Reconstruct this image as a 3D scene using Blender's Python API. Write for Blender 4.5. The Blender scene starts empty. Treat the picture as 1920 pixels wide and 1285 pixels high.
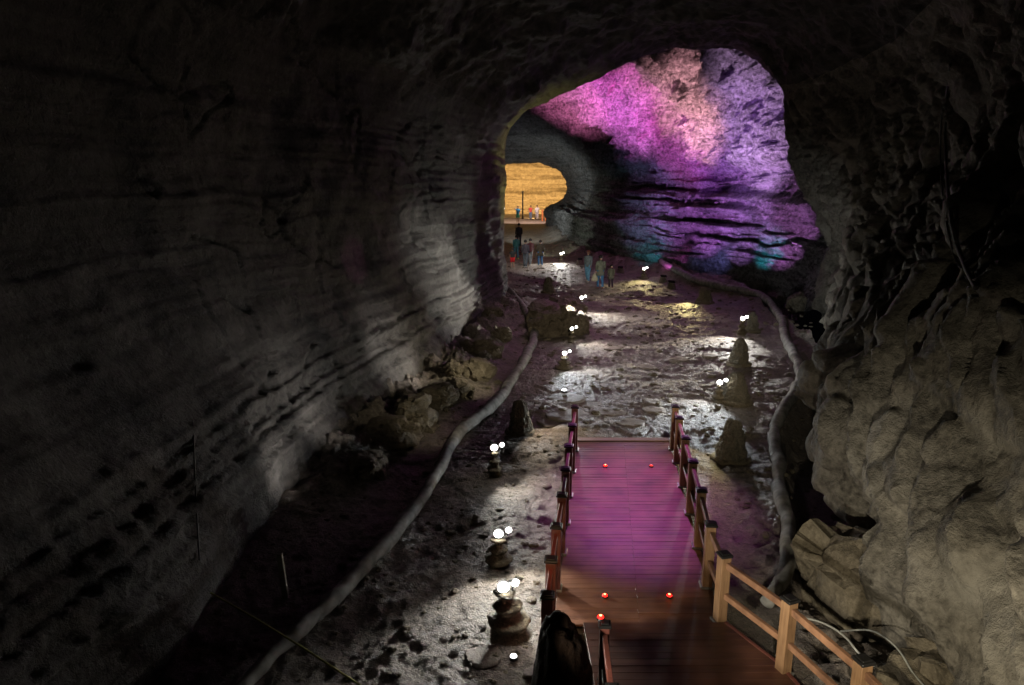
import bpy, bmesh, math, random
import numpy as np
from mathutils import Vector, Matrix
PI = math.pi
SC = bpy.context.scene
COL = SC.collection

# ------------------------------------------------------------------ camera
F = 1300.0; PITCH = math.radians(13.2); CAMZ = 5.5
cam_d = bpy.data.cameras.new('camera'); cam = bpy.data.objects.new('camera', cam_d); COL.objects.link(cam)
cam_d.sensor_width = 36; cam_d.lens = F/1920*36; cam_d.clip_end = 400; cam_d.clip_start = .1
cam.location = (0, 0, CAMZ); cam.rotation_euler = (PI/2-PITCH, 0, 0)
SC.camera = cam
# ------------------------------------------------------------------ world (underground: almost no ambient)
w = bpy.data.worlds.new('World'); SC.world = w; w.use_nodes = True
w.node_tree.nodes['Background'].inputs[0].default_value = (.01, .01, .014, 1)
w.node_tree.nodes['Background'].inputs[1].default_value = .05
SC.view_settings.view_transform = 'Standard'; SC.view_settings.look = 'None'
SC.view_settings.exposure = 0; SC.view_settings.gamma = 1
SC.cycles.use_denoising = True
SC.cycles.max_bounces = 3; SC.cycles.diffuse_bounces = 1; SC.cycles.glossy_bounces = 2
SC.cycles.sample_clamp_indirect = 4; SC.cycles.sample_clamp_direct = 30
SC.cycles.use_light_tree = True

def pix(x, y, z=0.0):
    """point on the level plane z that the photograph shows at (x, y)"""
    v = (y-642.5)/F; c, s = math.cos(PITCH), math.sin(PITCH)
    t = (CAMZ-z)/(s+v*c)
    return Vector((t*(x-960)/F, t*(c-v*s), z))
def pixd(x, y, Y):
    """point at forward distance Y"""
    v = (y-642.5)/F; c, s = math.cos(PITCH), math.sin(PITCH)
    t = Y/(c-v*s)
    return Vector((t*(x-960)/F, Y, CAMZ-t*(s+v*c)))

# ------------------------------------------------------------------ light colours
WHITE = (1, .97, .88); COOL = (.86, .95, 1.0); WARM = (1, .84, .62); YELLOW = (1, .82, .35); AMBER = (1, .56, .12)
PINK = (1, .36, .5); PEACH = (1, .47, .56); LAV = (.6, .36, 1); MAG = (1, .13, .72); VIO = (.55, .13, 1); BLUE = (.2, .25, 1); CYAN = (.06, .75, 1)
def spot(loc, tgt, W, ang, col, blend=.6, r=.04, parent=None, name='light_source'):
    l = bpy.data.lights.new(name, 'SPOT'); l.energy = W; l.color = col; l.spot_size = math.radians(ang)
    l.spot_blend = blend; l.shadow_soft_size = r
    o = bpy.data.objects.new(name, l); COL.objects.link(o)
    o.location = loc; o.rotation_euler = (Vector(tgt)-Vector(loc)).to_track_quat('-Z', 'Y').to_euler()
    if parent: o.parent = parent; o.matrix_parent_inverse = parent.matrix_world.inverted()
    return o
def point(loc, W, col, r=.15):
    l = bpy.data.lights.new('light_source', 'POINT'); l.energy = W; l.color = col; l.shadow_soft_size = r
    o = bpy.data.objects.new('light_source', l); COL.objects.link(o); o.location = loc
    return o
# floods of the great chamber (their lamps stand behind the corner of the left wall and along the foot of the wall)
FR = Vector((-3.2, 36, 1.0))
spot(FR, pixd(1345, 175, 41), 9000, 24, PEACH, .9)
spot(FR, pixd(1425, 255, 37), 22000, 27, (.5, .2, 1), .9)
spot(FR, pixd(1150, 200, 46), 60000, 30, MAG, .9)
spot(FR, pixd(1265, 250, 43), 26000, 27, (.9, .12, .7), .9)
spot(FR, pixd(1045, 205, 49), 70000, 26, (1, .25, .6), .9)
spot((5.6, 36.5, .7), pixd(1325, 140, 42), 30000, 38, PEACH, .9)
spot(FR, pixd(1230, 140, 44), 16000, 16, (1, .5, .7), .9)
spot(FR, pixd(1290, 300, 41), 12000, 20, (.45, .1, 1), .9)
spot(FR, pixd(1140, 262, 46), 14000, 20, (.6, .14, .9), 1)
spot((6.8, 34.5, .7), pixd(1430, 215, 36), 14000, 46, (.8, .5, 1), .9)
spot((4.0, 40.0, .7), pixd(1150, 215, 47), 15000, 40, (.7, .3, 1), .9)
for px_, Y_, cl_, w_ in ((1150, 44.5, (.5, .3, .9), 700), (1225, 42, (.62, .22, 1), 1700), (1310, 38.5, (.66, .2, 1), 1900), (1390, 36, (.6, .28, 1), 1700), (1470, 33.5, (.7, .25, .9), 1100)):
    q_ = pixd(px_, 418, Y_); spot((q_.x-3.2, q_.y-2.5, .45), q_, w_*1.9, 52, cl_, .7)
spot(pixd(1240, 503, 39.0), pixd(1262, 472, 40.6), 110, 80, (1, .15, .9), .8)
spot(pixd(1190, 500, 40.5), pixd(1210, 466, 42.5), 420, 60, CYAN, .8)
spot(pixd(1395, 500, 32.6), pixd(1450, 468, 34.4), 420, 50, CYAN, .8)
spot(pixd(1320, 500, 35.5), pixd(1340, 462, 37.6), 260, 80, (.3, .3, 1), .8)
# inner tube, dim and cool; amber chamber at the far end
spot((-1, 56, 1.8), (6.0, 66, 4.5), 1500, 100, (.85, .95, .92), .8)
spot((1.5, 50, .8), (6.0, 58, 2.0), 420, 80, (.8, .95, .75), .9)
spot((-3, 54, 1.0), (3, 64, 8.6), 600, 90, (.75, .85, 1), .9)
for xx, ww in ((-5, 5000), (2.5, 12000), (9, 4000)):
    spot((xx, 84, 1.0), (xx, 96, 5.0), ww*1.45, 100, (1, .64, .25), 1)
spot((1.5, 75, 6.8), (2.0, 79, 1), 3600, 95, (1, .74, .66), .7)
spot((1.2, 41, 6), (.9, 46, 0), 600, 50, WHITE, .6)
# warm yellow wash on the rim of the near arch
spot((2.0, 32.6, .6), pixd(968, 235, 33.2), 1300, 62, (.95, .88, .2), .9)
# unseen spots: purple spill over floor and boardwalk, plus an added warm fill
spot((6.5, 36, 9.5), (4.6, 27.5, 0), 1100, 62, (.95, .52, .8), 1)
spot((2.0, 2.5, 7.4), (3.9, 23, 0), 3800, 33, (1, .86, .66), .9, r=.2)  # added warm fill from the camera side for mid floor and cones
spot((3.0, 17.5, 8.8), (2.3, 11.6, 0), 4300, 25, (.78, .16, .8), 1, r=.12)
# unseen spots below the camera for the right wall and near deck
spot((1.6, 3.0, 2.3), (5.4, 7.0, .8), 640, 72, (1, .9, .68), .8, r=.05)
spot((-.6, 4.6, 1.6), (6.2, 9.6, .6), 620, 40, (1, .93, .78), .8, r=.06)
spot((.2, 4.6, 3.6), (1.5, 9.1, 0), 330, 28, (1, .66, .36), .6, r=.1)
# light along the left wall
for xa_, ya_, wa_ in ((-2.9, 8.6, 4), (-2.4, 10.4, 170), (-2.2, 12.3, 150), (-.7, 16.2, 300)):
    spot((xa_, ya_, .35 if ya_ < 12 else 1.0), (-4.7+.28*max(0, ya_-12), ya_+1.5, 1.1), wa_, 58, (1, .95, .9), 1)
spot((3.6, 25.5, .9), (-1.4, 24.0, 1.6), 2600, 50, WHITE, 1)
spot((1.6, 27.0, .9), (-1.9, 26, 3.2), 300, 70, (.92, 1, .93), .8)
spot((.6, 17.2, 1.5), (-2.4, 18.6, .2), 210, 74, (1, .9, .66), 1)
spot((1.0, 14, 1.0), pixd(748, 545, 17), 170, 10, MAG, .6)
spot((1, 17, 2.0), (1, 29, 10.4), 60, 60, (1, .93, .85), 1)
spot((7, 19, .8), (12.0, 26, 2.5), 500, 55, COOL, .8)
spot((-.2, 13.0, 1.7), (-2.5, 15.3, .2), 80, 62, (1, .9, .66), 1)  # added spot that brightens the near rubble boulders
# added spots that brighten the visitors
spot((3.2, 27.5, 1.6), (5.0, 36, .9), 900, 34, WHITE, .7)
spot((.8, 38.5, 1.8), (1.2, 45, 1.0), 260, 50, WHITE, .7)

# ------------------------------------------------------------------ numpy noise
rng = np.random.RandomState(7)
PERM = rng.permutation(256); PERM = np.concatenate([PERM, PERM, PERM])
GR = rng.normal(size=(256, 3)); GR /= np.linalg.norm(GR, axis=1)[:, None]
RV = rng.rand(256, 6)
def hsh(i, j, k): return PERM[(PERM[(PERM[i & 255] + j) & 255] + k) & 255]
def perlin(p):
    p = np.asarray(p, float); i = np.floor(p).astype(int); f = p-i
    u = f*f*f*(f*(f*6-15)+10); out = np.zeros(len(p))
    for a in (0, 1):
        for b in (0, 1):
            for c in (0, 1):
                g = GR[hsh(i[:, 0]+a, i[:, 1]+b, i[:, 2]+c)]
                d = (g*(f-np.array([a, b, c]))).sum(1)
                wgt = (u[:, 0] if a else 1-u[:, 0])*(u[:, 1] if b else 1-u[:, 1])*(u[:, 2] if c else 1-u[:, 2])
                out += wgt*d
    return out*1.5
def fbm(p, o=4, lac=2.1, g=.5):
    s = 0; a = 1; p = np.asarray(p, float)
    for k in range(o):
        s = s+a*perlin(p+k*17.3); p = p*lac; a *= g
    return s
def cells(p, soft=True):
    """F1, F2-F1 and a random facet plane value of the nearest cell"""
    p = np.asarray(p, float); i = np.floor(p).astype(int)
    best = np.full(len(p), 9.); sec = np.full(len(p), 9.); val = np.zeros(len(p)); hh = np.zeros(len(p))
    for a in (-1, 0, 1):
        for b in (-1, 0, 1):
            for c in (-1, 0, 1):
                q = i+np.array([a, b, c]); h = hsh(q[:, 0], q[:, 1], q[:, 2])
                r = RV[h]; d = p-(q+r[:, :3]); dist = np.sqrt((d*d).sum(1))
                v = (d*(r[:, 3:]-.5)*2).sum(1); m = dist < best
                sec = np.where(m, best, np.minimum(sec, dist))
                val = np.where(m, v, val); hh = np.where(m, r[:, 3], hh); best = np.where(m, dist, best)
    val = val*sstep(0, .16, sec-best) if soft else val
    return best, sec-best, val, hh
def sstep(a, b, x):
    t = np.clip((x-a)/(b-a), 0, 1); return t*t*(3-2*t)

# ------------------------------------------------------------------ object helpers
def tag(o, label=None, cat=None, group=None, kind=None):
    if label: o['label'] = label
    if cat: o['category'] = cat
    if group: o['group'] = group
    if kind: o['kind'] = kind
    return o
def empty(name, loc, label, cat, group=None, rz=0):
    o = bpy.data.objects.new(name, None); COL.objects.link(o); o.location = loc; o.rotation_euler = (0, 0, rz)
    o.empty_display_size = .1
    bpy.context.view_layer.update() if False else None
    return tag(o, label, cat, group)
def mesh_obj(name, verts, faces, mat, parent=None, smooth=True):
    me = bpy.data.meshes.new(name)
    verts = np.asarray(verts, dtype=np.float32)
    if isinstance(faces, np.ndarray):
        n = len(faces); k = faces.shape[1]
        me.vertices.add(len(verts)); me.vertices.foreach_set('co', verts.ravel())
        me.loops.add(n*k); me.loops.foreach_set('vertex_index', faces.astype(np.int32).ravel())
        me.polygons.add(n); me.polygons.foreach_set('loop_start', np.arange(0, n*k, k, dtype=np.int32))
        me.update(calc_edges=True); me.validate()
    else:
        me.from_pydata([tuple(map(float, v)) for v in verts], [], faces)
    me.polygons.foreach_set('use_smooth', [smooth]*len(me.polygons))
    me.materials.append(mat)
    o = bpy.data.objects.new(name, me); COL.objects.link(o)
    if parent: o.parent = parent
    return o
def bm_obj(name, bm, mat, parent=None, smooth=False):
    me = bpy.data.meshes.new(name); bm.normal_update(); bm.to_mesh(me); bm.free()
    me.polygons.foreach_set('use_smooth', [smooth]*len(me.polygons)); me.materials.append(mat)
    o = bpy.data.objects.new(name, me); COL.objects.link(o)
    if parent: o.parent = parent
    return o
def grid_faces(nr, nc):
    i = np.arange(nr-1)[:, None]*nc+np.arange(nc-1)[None]
    return np.stack([i, i+1, i+nc+1, i+nc], -1).reshape(-1, 4)
def add_box(bm, c, s, rot=None, bev=0.0):
    g = bmesh.ops.create_cube(bm, size=1.0)['verts']
    M = Matrix.Translation(c) @ (rot.to_4x4() if rot is not None else Matrix.Identity(4)) @ Matrix.Diagonal((*s, 1))
    bmesh.ops.transform(bm, matrix=M, verts=g)
    if bev:
        es = list({e for v in g for e in v.link_edges})
        bmesh.ops.bevel(bm, geom=es, offset=bev, segments=1, affect='EDGES')
def bar(bm, a, b, w, h, bev=.006):
    a, b = Vector(a), Vector(b); d = b-a; L = d.length
    x = d.normalized(); y = Vector((0, 0, 1)).cross(x).normalized(); z = x.cross(y)
    add_box(bm, (a+b)/2, (L, w, h), Matrix((x, y, z)).transposed(), bev)
def tube_vf(path, radii, seg=10, squash=1.0, cap=True, up=Vector((0, 0, 1))):
    """verts and faces of a tube; squash flattens across `up`"""
    P = [Vector(p) for p in path]; V = []; Fc = []
    n = len(P); last = None
    for i in range(n):
        t = (P[min(i+1, n-1)]-P[max(i-1, 0)]).normalized()
        ref = up if abs(t.dot(up)) < .95 else Vector((0, 1, 0))
        if last is not None: ref = last
        s = t.cross(ref).normalized(); u = s.cross(t).normalized(); last = u
        r = radii[i]; rx, ry = r if isinstance(r, (tuple, list)) else (r, r*squash)
        for k in range(seg):
            a = 2*PI*k/seg; V.append(P[i]+s*math.cos(a)*rx+u*math.sin(a)*ry)
    for i in range(n-1):
        for k in range(seg):
            Fc.append((i*seg+k, i*seg+(k+1) % seg, (i+1)*seg+(k+1) % seg, (i+1)*seg+k))
    if cap:
        Fc.append(tuple(range(seg))[::-1]); Fc.append(tuple((n-1)*seg+k for k in range(seg)))
    return V, Fc
class MB:
    def __init__(s): s.v = []; s.f = []
    def add(s, V, Fc):
        o = len(s.v); s.v += [tuple(v) for v in V]; s.f += [tuple(i+o for i in f) for f in Fc]
    def tube(s, *a, **k): s.add(*tube_vf(*a, **k))
    def build(s, name, mat, parent=None, smooth=True):
        o = mesh_obj(name, s.v, s.f, mat, parent, smooth)
        return o
def crom(P, n):
    """Catmull-Rom through points"""
    P = [Vector(p) for p in P]; out = []
    for i in range(len(P)-1):
        a = P[max(i-1, 0)]; b = P[i]; c = P[i+1]; d = P[min(i+2, len(P)-1)]
        for k in range(n):
            t = k/n
            out.append(.5*((2*b)+(c-a)*t+(2*a-5*b+4*c-d)*t*t+(3*b-a-3*c+d)*t**3))
    out.append(P[-1]); return out

# ------------------------------------------------------------------ materials
def nt(m): return m.node_tree.nodes, m.node_tree.links
def rock(name, c1, c2, rough=(.5, .85), scale=1.0, bump=.5, strata=0.0, spots=None, spec=.4, ridge=1.0, dist=.09, ramp=(.36, .62)):
    m = bpy.data.materials.new(name); m.use_nodes = True; N, L = nt(m); b = N['Principled BSDF']
    g = N.new('ShaderNodeNewGeometry')
    n1 = N.new('ShaderNodeTexNoise'); n1.inputs['Scale'].default_value = 1.1*scale; n1.inputs['Detail'].default_value = 6; n1.inputs['Roughness'].default_value = .62
    n2 = N.new('ShaderNodeTexNoise'); n2.inputs['Scale'].default_value = 7*scale; n2.inputs['Detail'].default_value = 5; n2.inputs['Roughness'].default_value = .7
    L.new(g.outputs['Position'], n1.inputs['Vector']); L.new(g.outputs['Position'], n2.inputs['Vector'])
    mx = N.new('ShaderNodeMath'); mx.operation = 'MULTIPLY_ADD'; mx.inputs[1].default_value = .6
    L.new(n2.outputs[0], mx.inputs[0])
    h = N.new('ShaderNodeMath'); h.operation = 'MULTIPLY'; h.inputs[1].default_value = .4 if not strata else .4*(1-strata)
    L.new(n1.outputs[0], h.inputs[0]); last = h.outputs[0]
    if strata:
        mp = N.new('ShaderNodeMapping'); mp.inputs['Scale'].default_value = (.12, .12, 4.2); L.new(g.outputs['Position'], mp.inputs[0])
        n3 = N.new('ShaderNodeTexNoise'); n3.inputs['Scale'].default_value = 1.3; n3.inputs['Detail'].default_value = 6; n3.inputs['Distortion'].default_value = .3
        L.new(mp.outputs[0], n3.inputs['Vector'])
        a = N.new('ShaderNodeMath'); a.operation = 'MULTIPLY_ADD'; a.inputs[1].default_value = .4*strata; L.new(n3.outputs[0], a.inputs[0]); L.new(last, a.inputs[2]); last = a.outputs[0]
    L.new(last, mx.inputs[2])
    cr = N.new('ShaderNodeValToRGB'); e = cr.color_ramp.elements
    e[0].position = ramp[0]; e[0].color = (*c1, 1); e[1].position = ramp[1]; e[1].color = (*c2, 1)
    L.new(mx.outputs[0], cr.inputs[0]); colo = cr.outputs[0]
    if spots:
        vn = N.new('ShaderNodeTexNoise'); vn.inputs['Scale'].default_value = .55; vn.inputs['Detail'].default_value = 7; vn.inputs['Roughness'].default_value = .7
        L.new(g.outputs['Position'], vn.inputs['Vector'])
        r2 = N.new('ShaderNodeValToRGB'); r2.color_ramp.elements[0].position = .52; r2.color_ramp.elements[1].position = .66; L.new(vn.outputs[0], r2.inputs[0])
        mc = N.new('ShaderNodeMix'); mc.data_type = 'RGBA'; L.new(r2.outputs[0], mc.inputs[0]); L.new(colo, mc.inputs[6]); mc.inputs[7].default_value = (*spots, 1); colo = mc.outputs[2]
    L.new(colo, b.inputs['Base Color'])
    rr = N.new('ShaderNodeMapRange'); rr.inputs[3].default_value = rough[0]; rr.inputs[4].default_value = rough[1]; rr.inputs[1].default_value = .3; rr.inputs[2].default_value = .7
    L.new(n2.outputs[0], rr.inputs[0]); L.new(rr.outputs[0], b.inputs['Roughness'])
    b.inputs['Specular IOR Level'].default_value = spec
    vo = N.new('ShaderNodeTexVoronoi'); vo.inputs['Scale'].default_value = 5*scale; vo.feature = 'F1'
    dm = N.new('ShaderNodeVectorMath'); dm.operation = 'MULTIPLY_ADD'; dm.inputs[1].default_value = (.35/scale,)*3; L.new(n2.outputs[1], dm.inputs[0]); L.new(g.outputs['Position'], dm.inputs[2]); L.new(dm.outputs[0], vo.inputs['Vector'])
    n4 = N.new('ShaderNodeTexNoise'); n4.inputs['Scale'].default_value = 22*scale; n4.inputs['Detail'].default_value = 6; n4.inputs['Roughness'].default_value = .7; L.new(g.outputs['Position'], n4.inputs['Vector'])
    s1 = N.new('ShaderNodeMath'); s1.operation = 'MULTIPLY_ADD'; s1.inputs[1].default_value = .6*ridge; L.new(vo.outputs[0], s1.inputs[0]); L.new(n4.outputs[0], s1.inputs[2])
    s2 = N.new('ShaderNodeMath'); s2.operation = 'MULTIPLY_ADD'; s2.inputs[1].default_value = 1.6; L.new(mx.outputs[0], s2.inputs[0]); L.new(s1.outputs[0], s2.inputs[2])
    bp = N.new('ShaderNodeBump'); bp.inputs['Strength'].default_value = bump; bp.inputs['Distance'].default_value = dist; L.new(s2.outputs[0], bp.inputs['Height']); L.new(bp.outputs[0], b.inputs['Normal'])
    return m
def plain(name, col, rough=.5, metal=0, var=.15, bump=.1, sc=12, emit=0, stretch=None, spec=.5):
    m = bpy.data.materials.new(name); m.use_nodes = True; N, L = nt(m); b = N['Principled BSDF']
    tc = N.new('ShaderNodeTexCoord'); n = N.new('ShaderNodeTexNoise'); n.inputs['Scale'].default_value = sc; n.inputs['Detail'].default_value = 6
    src = tc.outputs['Object']
    if stretch:
        mp = N.new('ShaderNodeMapping'); mp.inputs['Scale'].default_value = stretch; L.new(src, mp.inputs[0]); src = mp.outputs[0]
    L.new(src, n.inputs['Vector'])
    cr = N.new('ShaderNodeValToRGB'); e = cr.color_ramp.elements
    e[0].position = .3; e[0].color = tuple(c*(1-var*2) for c in col)+(1,); e[1].position = .7; e[1].color = tuple(min(1, c*(1+var)) for c in col)+(1,)
    L.new(n.outputs[0], cr.inputs[0]); L.new(cr.outputs[0], b.inputs['Base Color'])
    b.inputs['Roughness'].default_value = rough; b.inputs['Metallic'].default_value = metal; b.inputs['Specular IOR Level'].default_value = spec
    if bump:
        bp = N.new('ShaderNodeBump'); bp.inputs['Strength'].default_value = bump; bp.inputs['Distance'].default_value = .02; L.new(n.outputs[0], bp.inputs['Height']); L.new(bp.outputs[0], b.inputs['Normal'])
    if emit:
        b.inputs['Emission Color'].default_value = (*col, 1); b.inputs['Emission Strength'].default_value = emit
    return m
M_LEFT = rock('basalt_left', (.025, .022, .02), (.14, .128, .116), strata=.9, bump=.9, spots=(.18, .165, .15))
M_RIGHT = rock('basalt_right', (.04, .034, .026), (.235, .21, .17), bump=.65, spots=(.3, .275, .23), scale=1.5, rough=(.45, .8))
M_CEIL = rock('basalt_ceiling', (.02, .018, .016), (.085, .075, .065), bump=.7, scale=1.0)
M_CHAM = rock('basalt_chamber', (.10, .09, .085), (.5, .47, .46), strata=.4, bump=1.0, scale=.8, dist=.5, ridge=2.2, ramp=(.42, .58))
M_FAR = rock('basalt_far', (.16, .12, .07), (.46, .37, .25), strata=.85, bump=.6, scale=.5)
M_FLOOR = rock('lava_floor', (.08, .062, .05), (.36, .30, .25), rough=(.3, .7), bump=.9, scale=1.9, spec=.6)
M_BOUL = rock('boulder_rock', (.07, .055, .035), (.24, .2, .14), bump=.6, scale=2.0)
M_PILL = rock('stone_lamp_rock', (.07, .06, .04), (.28, .23, .15), bump=.6, scale=5)
M_CONE = rock('cone_rock', (.09, .08, .06), (.32, .28, .2), bump=.8, scale=4)
M_DISC = rock('flat_stone', (.12, .095, .075), (.25, .2, .17), bump=.3, scale=3)
# ------------------------------------------------------------------ the cave: control sections, left foot -> ceiling -> right foot (16 points each)
def sec(Y, pts): return [Vector((x, Y if not isinstance(Y, (list, tuple)) else Y[i], z)) for i, (x, z) in enumerate(pts)]
near_back = [(-4.6, -.8), (-4.5, .6), (-5.8, 2.4), (-6.9, 4.6), (-6.8, 6.6), (-6.0, 8.2), (-4, 9.4), (-1, 9.9), (1.5, 9.9), (3.6, 9.4), (5.4, 8.2), (6.2, 6.6), (6.2, 5), (5.4, 3), (5.0, 1.4), (5.6, -.8)]
S = []
S.append(sec(-9, near_back)); S.append(sec(0, near_back))
S.append(sec(5, [(-4.3, -.8), (-4.4, .8), (-5.6, 2.4), (-6.9, 4.4), (-6.9, 6.4), (-6.2, 8.2), (-4, 9.6), (-1, 10.1), (1.5, 10.1), (3.8, 9.5), (5.7, 8.2), (6.2, 6.4), (5.5, 4.6), (4.7, 2.8), (4.3, 1.2), (4.9, -.8)]))
S.append(sec(9.2, [(-4.2, -.8), (-4.3, .9), (-5.4, 2.4), (-6.7, 4.4), (-6.9, 6.4), (-6.3, 8.2), (-4, 9.8), (-1, 10.3), (1.8, 10.3), (4.2, 9.8), (6.2, 8.3), (6.9, 6.5), (6.3, 4.6), (5.2, 2.8), (4.7, 1.3), (5.9, -.8)]))
S.append(sec(14, [(-3.5, -.8), (-3.8, .9), (-4.7, 2.4), (-5.6, 4.4), (-5.8, 6.4), (-5.2, 8.2), (-3, 9.9), (0, 10.6), (2.8, 10.6), (5.6, 10), (8, 8.6), (8.9, 6.6), (8.3, 4.6), (7.0, 2.8), (6.5, 1.3), (8.0, -.8)]))
S.append(sec(20, [(-1.9, -.8), (-2.4, .9), (-3.0, 2.2), (-3.6, 4.2), (-3.7, 6.2), (-3.2, 8.0), (-1.0, 9.9), (2.0, 10.8), (4.8, 10.9), (7.8, 10.3), (10.1, 8.8), (10.9, 6.8), (10.5, 4.8), (9.6, 2.8), (9.2, 1.3), (10.8, -.8)]))
S.append(sec(26, [(-.9, -.8), (-1.2, .9), (-1.6, 2.2), (-1.9, 4.0), (-1.9, 5.8), (-1.2, 7.6), (.9, 9.6), (3.9, 10.7), (6.4, 10.9), (9.0, 10.3), (10.6, 8.9), (11.1, 7.0), (11.3, 5.0), (12.3, 3.0), (12.0, 1.2), (12.6, -.8)]))
lip_px = [(957, 580, 34), (951, 520, 34), (943, 430, 34), (945, 340, 34), (950, 262, 34), (985, 213, 33.5), (1065, 176, 33), (1180, 116, 32), (1330, 84, 31), (1420, 116, 30), (1463, 168, 29), (1470, 265, 28.6), (1490, 340, 28.3), (1549, 430, 28), (1540, 492, 28), (1520, 580, 28)]
S.append([pixd(*q) for q in lip_px])
S.append(sec([36.5]*6+[35, 34, 33, 32, 31, 30.5, 30, 30, 30, 30], [(-7, -.8), (-7.5, .9), (-7.8, 2.4), (-7.8, 5), (-7.2, 8.0), (-5.5, 10.6), (-1, 12.4), (3.5, 13), (8, 13.2), (11.4, 12.3), (12.5, 10.6), (12.9, 8.6), (12.9, 6.2), (14.0, 3.4), (13.4, 1.6), (12.4, -.8)]))
S.append(sec(40.5, [(-9, -.8), (-9.6, .9), (-9.8, 2.4), (-9.8, 5), (-8.8, 8.2), (-6, 11.6), (-2, 13.2), (2, 13.6), (5.2, 13.2), (8.0, 11.8), (9.8, 9.6), (10.9, 7.2), (11.0, 5.2), (10.9, 3.2), (10.2, 1.4), (9.2, -.8)]))
S.append(sec(48, [(-9, -.8), (-9.6, .9), (-9.8, 2.4), (-9.8, 5), (-8.8, 8), (-6, 11), (-3, 12.4), (0, 12.8), (2.6, 12.3), (5.4, 10.9), (7.6, 8.9), (8.5, 7), (8.7, 5.2), (8.2, 3.2), (7.2, 1.6), (6.0, -.8)]))
S.append(sec(58, [(-7, -.8), (-7.6, .9), (-7.8, 2.4), (-7.6, 4.4), (-6.8, 6.6), (-5, 8.6), (-3, 9.8), (-.6, 10.3), (1.6, 10), (4, 8.9), (5.8, 7.3), (6.7, 5.8), (6.7, 4.4), (5.6, 2.8), (4.9, 1.6), (4.4, -.8)]))
S.append(sec(66, [(-6, -.8), (-6.4, .9), (-6.6, 2.4), (-6.4, 4.2), (-5.8, 5.8), (-4.4, 7.2), (-2.6, 8), (-.6, 8.5), (1.4, 8.4), (3.6, 7.7), (5.2, 6.5), (6.1, 5.2), (5.9, 3.9), (4.6, 2.6), (4.1, 1.5), (3.6, -.8)]))
lip2 = [(860, 440), (856, 415), (856, 390), (862, 360), (880, 335), (900, 322), (930, 314), (965, 307), (1000, 305), (1035, 312), (1056, 328), (1063, 350), (1057, 368), (1040, 385), (1028, 402), (1018, 445)]
S.append([pixd(x, y, 72) for x, y in lip2])
S.append(sec(75, [(-9, -.8), (-9.4, .9), (-9.6, 2.4), (-9.4, 4.2), (-8.8, 6.2), (-7, 8), (-4, 9.2), (0, 9.8), (4, 9.8), (8, 9), (10.5, 7.8), (11.4, 6), (11.4, 4.2), (11, 2.6), (10.6, 1.5), (10, -.8)]))
S.append(sec(99, [(-12, -.8), (-12.4, .9), (-12.6, 2.4), (-12.4, 4.2), (-11.8, 6.2), (-9, 8), (-5, 9.2), (0, 9.8), (5, 9.8), (10, 9), (13.5, 7.8), (14.4, 6), (14.4, 4.2), (14, 2.6), (13.6, 1.5), (13, -.8)]))
A = np.array([[tuple(p) for p in s] for s in S])                # (ns,16,3)
kn = A[:, :, 1].mean(1)
def pchip(kn, P, q):
    h = np.diff(kn); d = np.diff(P, axis=0)/h[:, None, None]
    m = np.zeros_like(P); m[0] = d[0]; m[-1] = d[-1]
    for i in range(1, len(kn)-1):
        a, b = d[i-1], d[i]; same = a*b > 0; w1 = 2*h[i]+h[i-1]; w2 = h[i]+2*h[i-1]
        with np.errstate(all='ignore'):
            m[i] = np.where(same, (w1+w2)/(w1/np.where(same, a, 1)+w2/np.where(same, b, 1)), 0)
    idx = np.clip(np.searchsorted(kn, q, side='right')-1, 0, len(kn)-2)
    t = ((q-kn[idx])/h[idx])[:, None, None]; hh = h[idx][:, None, None]
    return (2*t**3-3*t**2+1)*P[idx]+(t**3-2*t**2+t)*hh*m[idx]+(-2*t**3+3*t**2)*P[idx+1]+(t**3-t**2)*hh*m[idx+1]
qs = [-9.0]
while qs[-1] < 99:
    y = qs[-1]; st = .3 if y < 3 else max(.05, y*.0046)
    if 31.0 < y < 35.5: st = .09
    if 71.5 < y < 75.5: st = .15
    qs.append(y+st)
qs = np.array(qs[:-1]+[99.0])
R = pchip(kn, A, qs)                                           # rows x 16 x 3
NC = 640
tt = np.linspace(0, 15, NC); ii = np.clip(np.floor(tt).astype(int), 0, 14); ft = (tt-ii)[None, :, None]
g = lambda k: R[:, np.clip(ii+k, 0, 15)]
G = .5*((2*g(0))+(g(1)-g(-1))*ft+(2*g(-1)-5*g(0)+4*g(1)-g(2))*ft**2+(3*g(0)-g(-1)-3*g(1)+g(2))*ft**3)
NR = len(qs)
du = np.gradient(G, axis=1); dv = np.gradient(G, axis=0)
nrm = np.cross(du, dv); nrm /= np.linalg.norm(nrm, axis=2)[..., None]+1e-9    # sign fixed below: outward
cen = G.mean(1)[:, None]
sg = np.sign(((G-cen)*nrm).sum(2).mean()); nrm *= sg
P = G.reshape(-1, 3); Nn = nrm.reshape(-1, 3)
T = np.repeat(tt[None], NR, 0).ravel(); Q = np.repeat(qs[:, None], NC, 1).ravel()
wl = 1-sstep(4.6, 5.8, T); wr = sstep(9.6, 10.6, T); wc = 1-wl-wr
cham = sstep(33, 35, Q)*(1-sstep(73, 75, Q)); nearw = 1-cham
x, y, z = P.T
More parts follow.
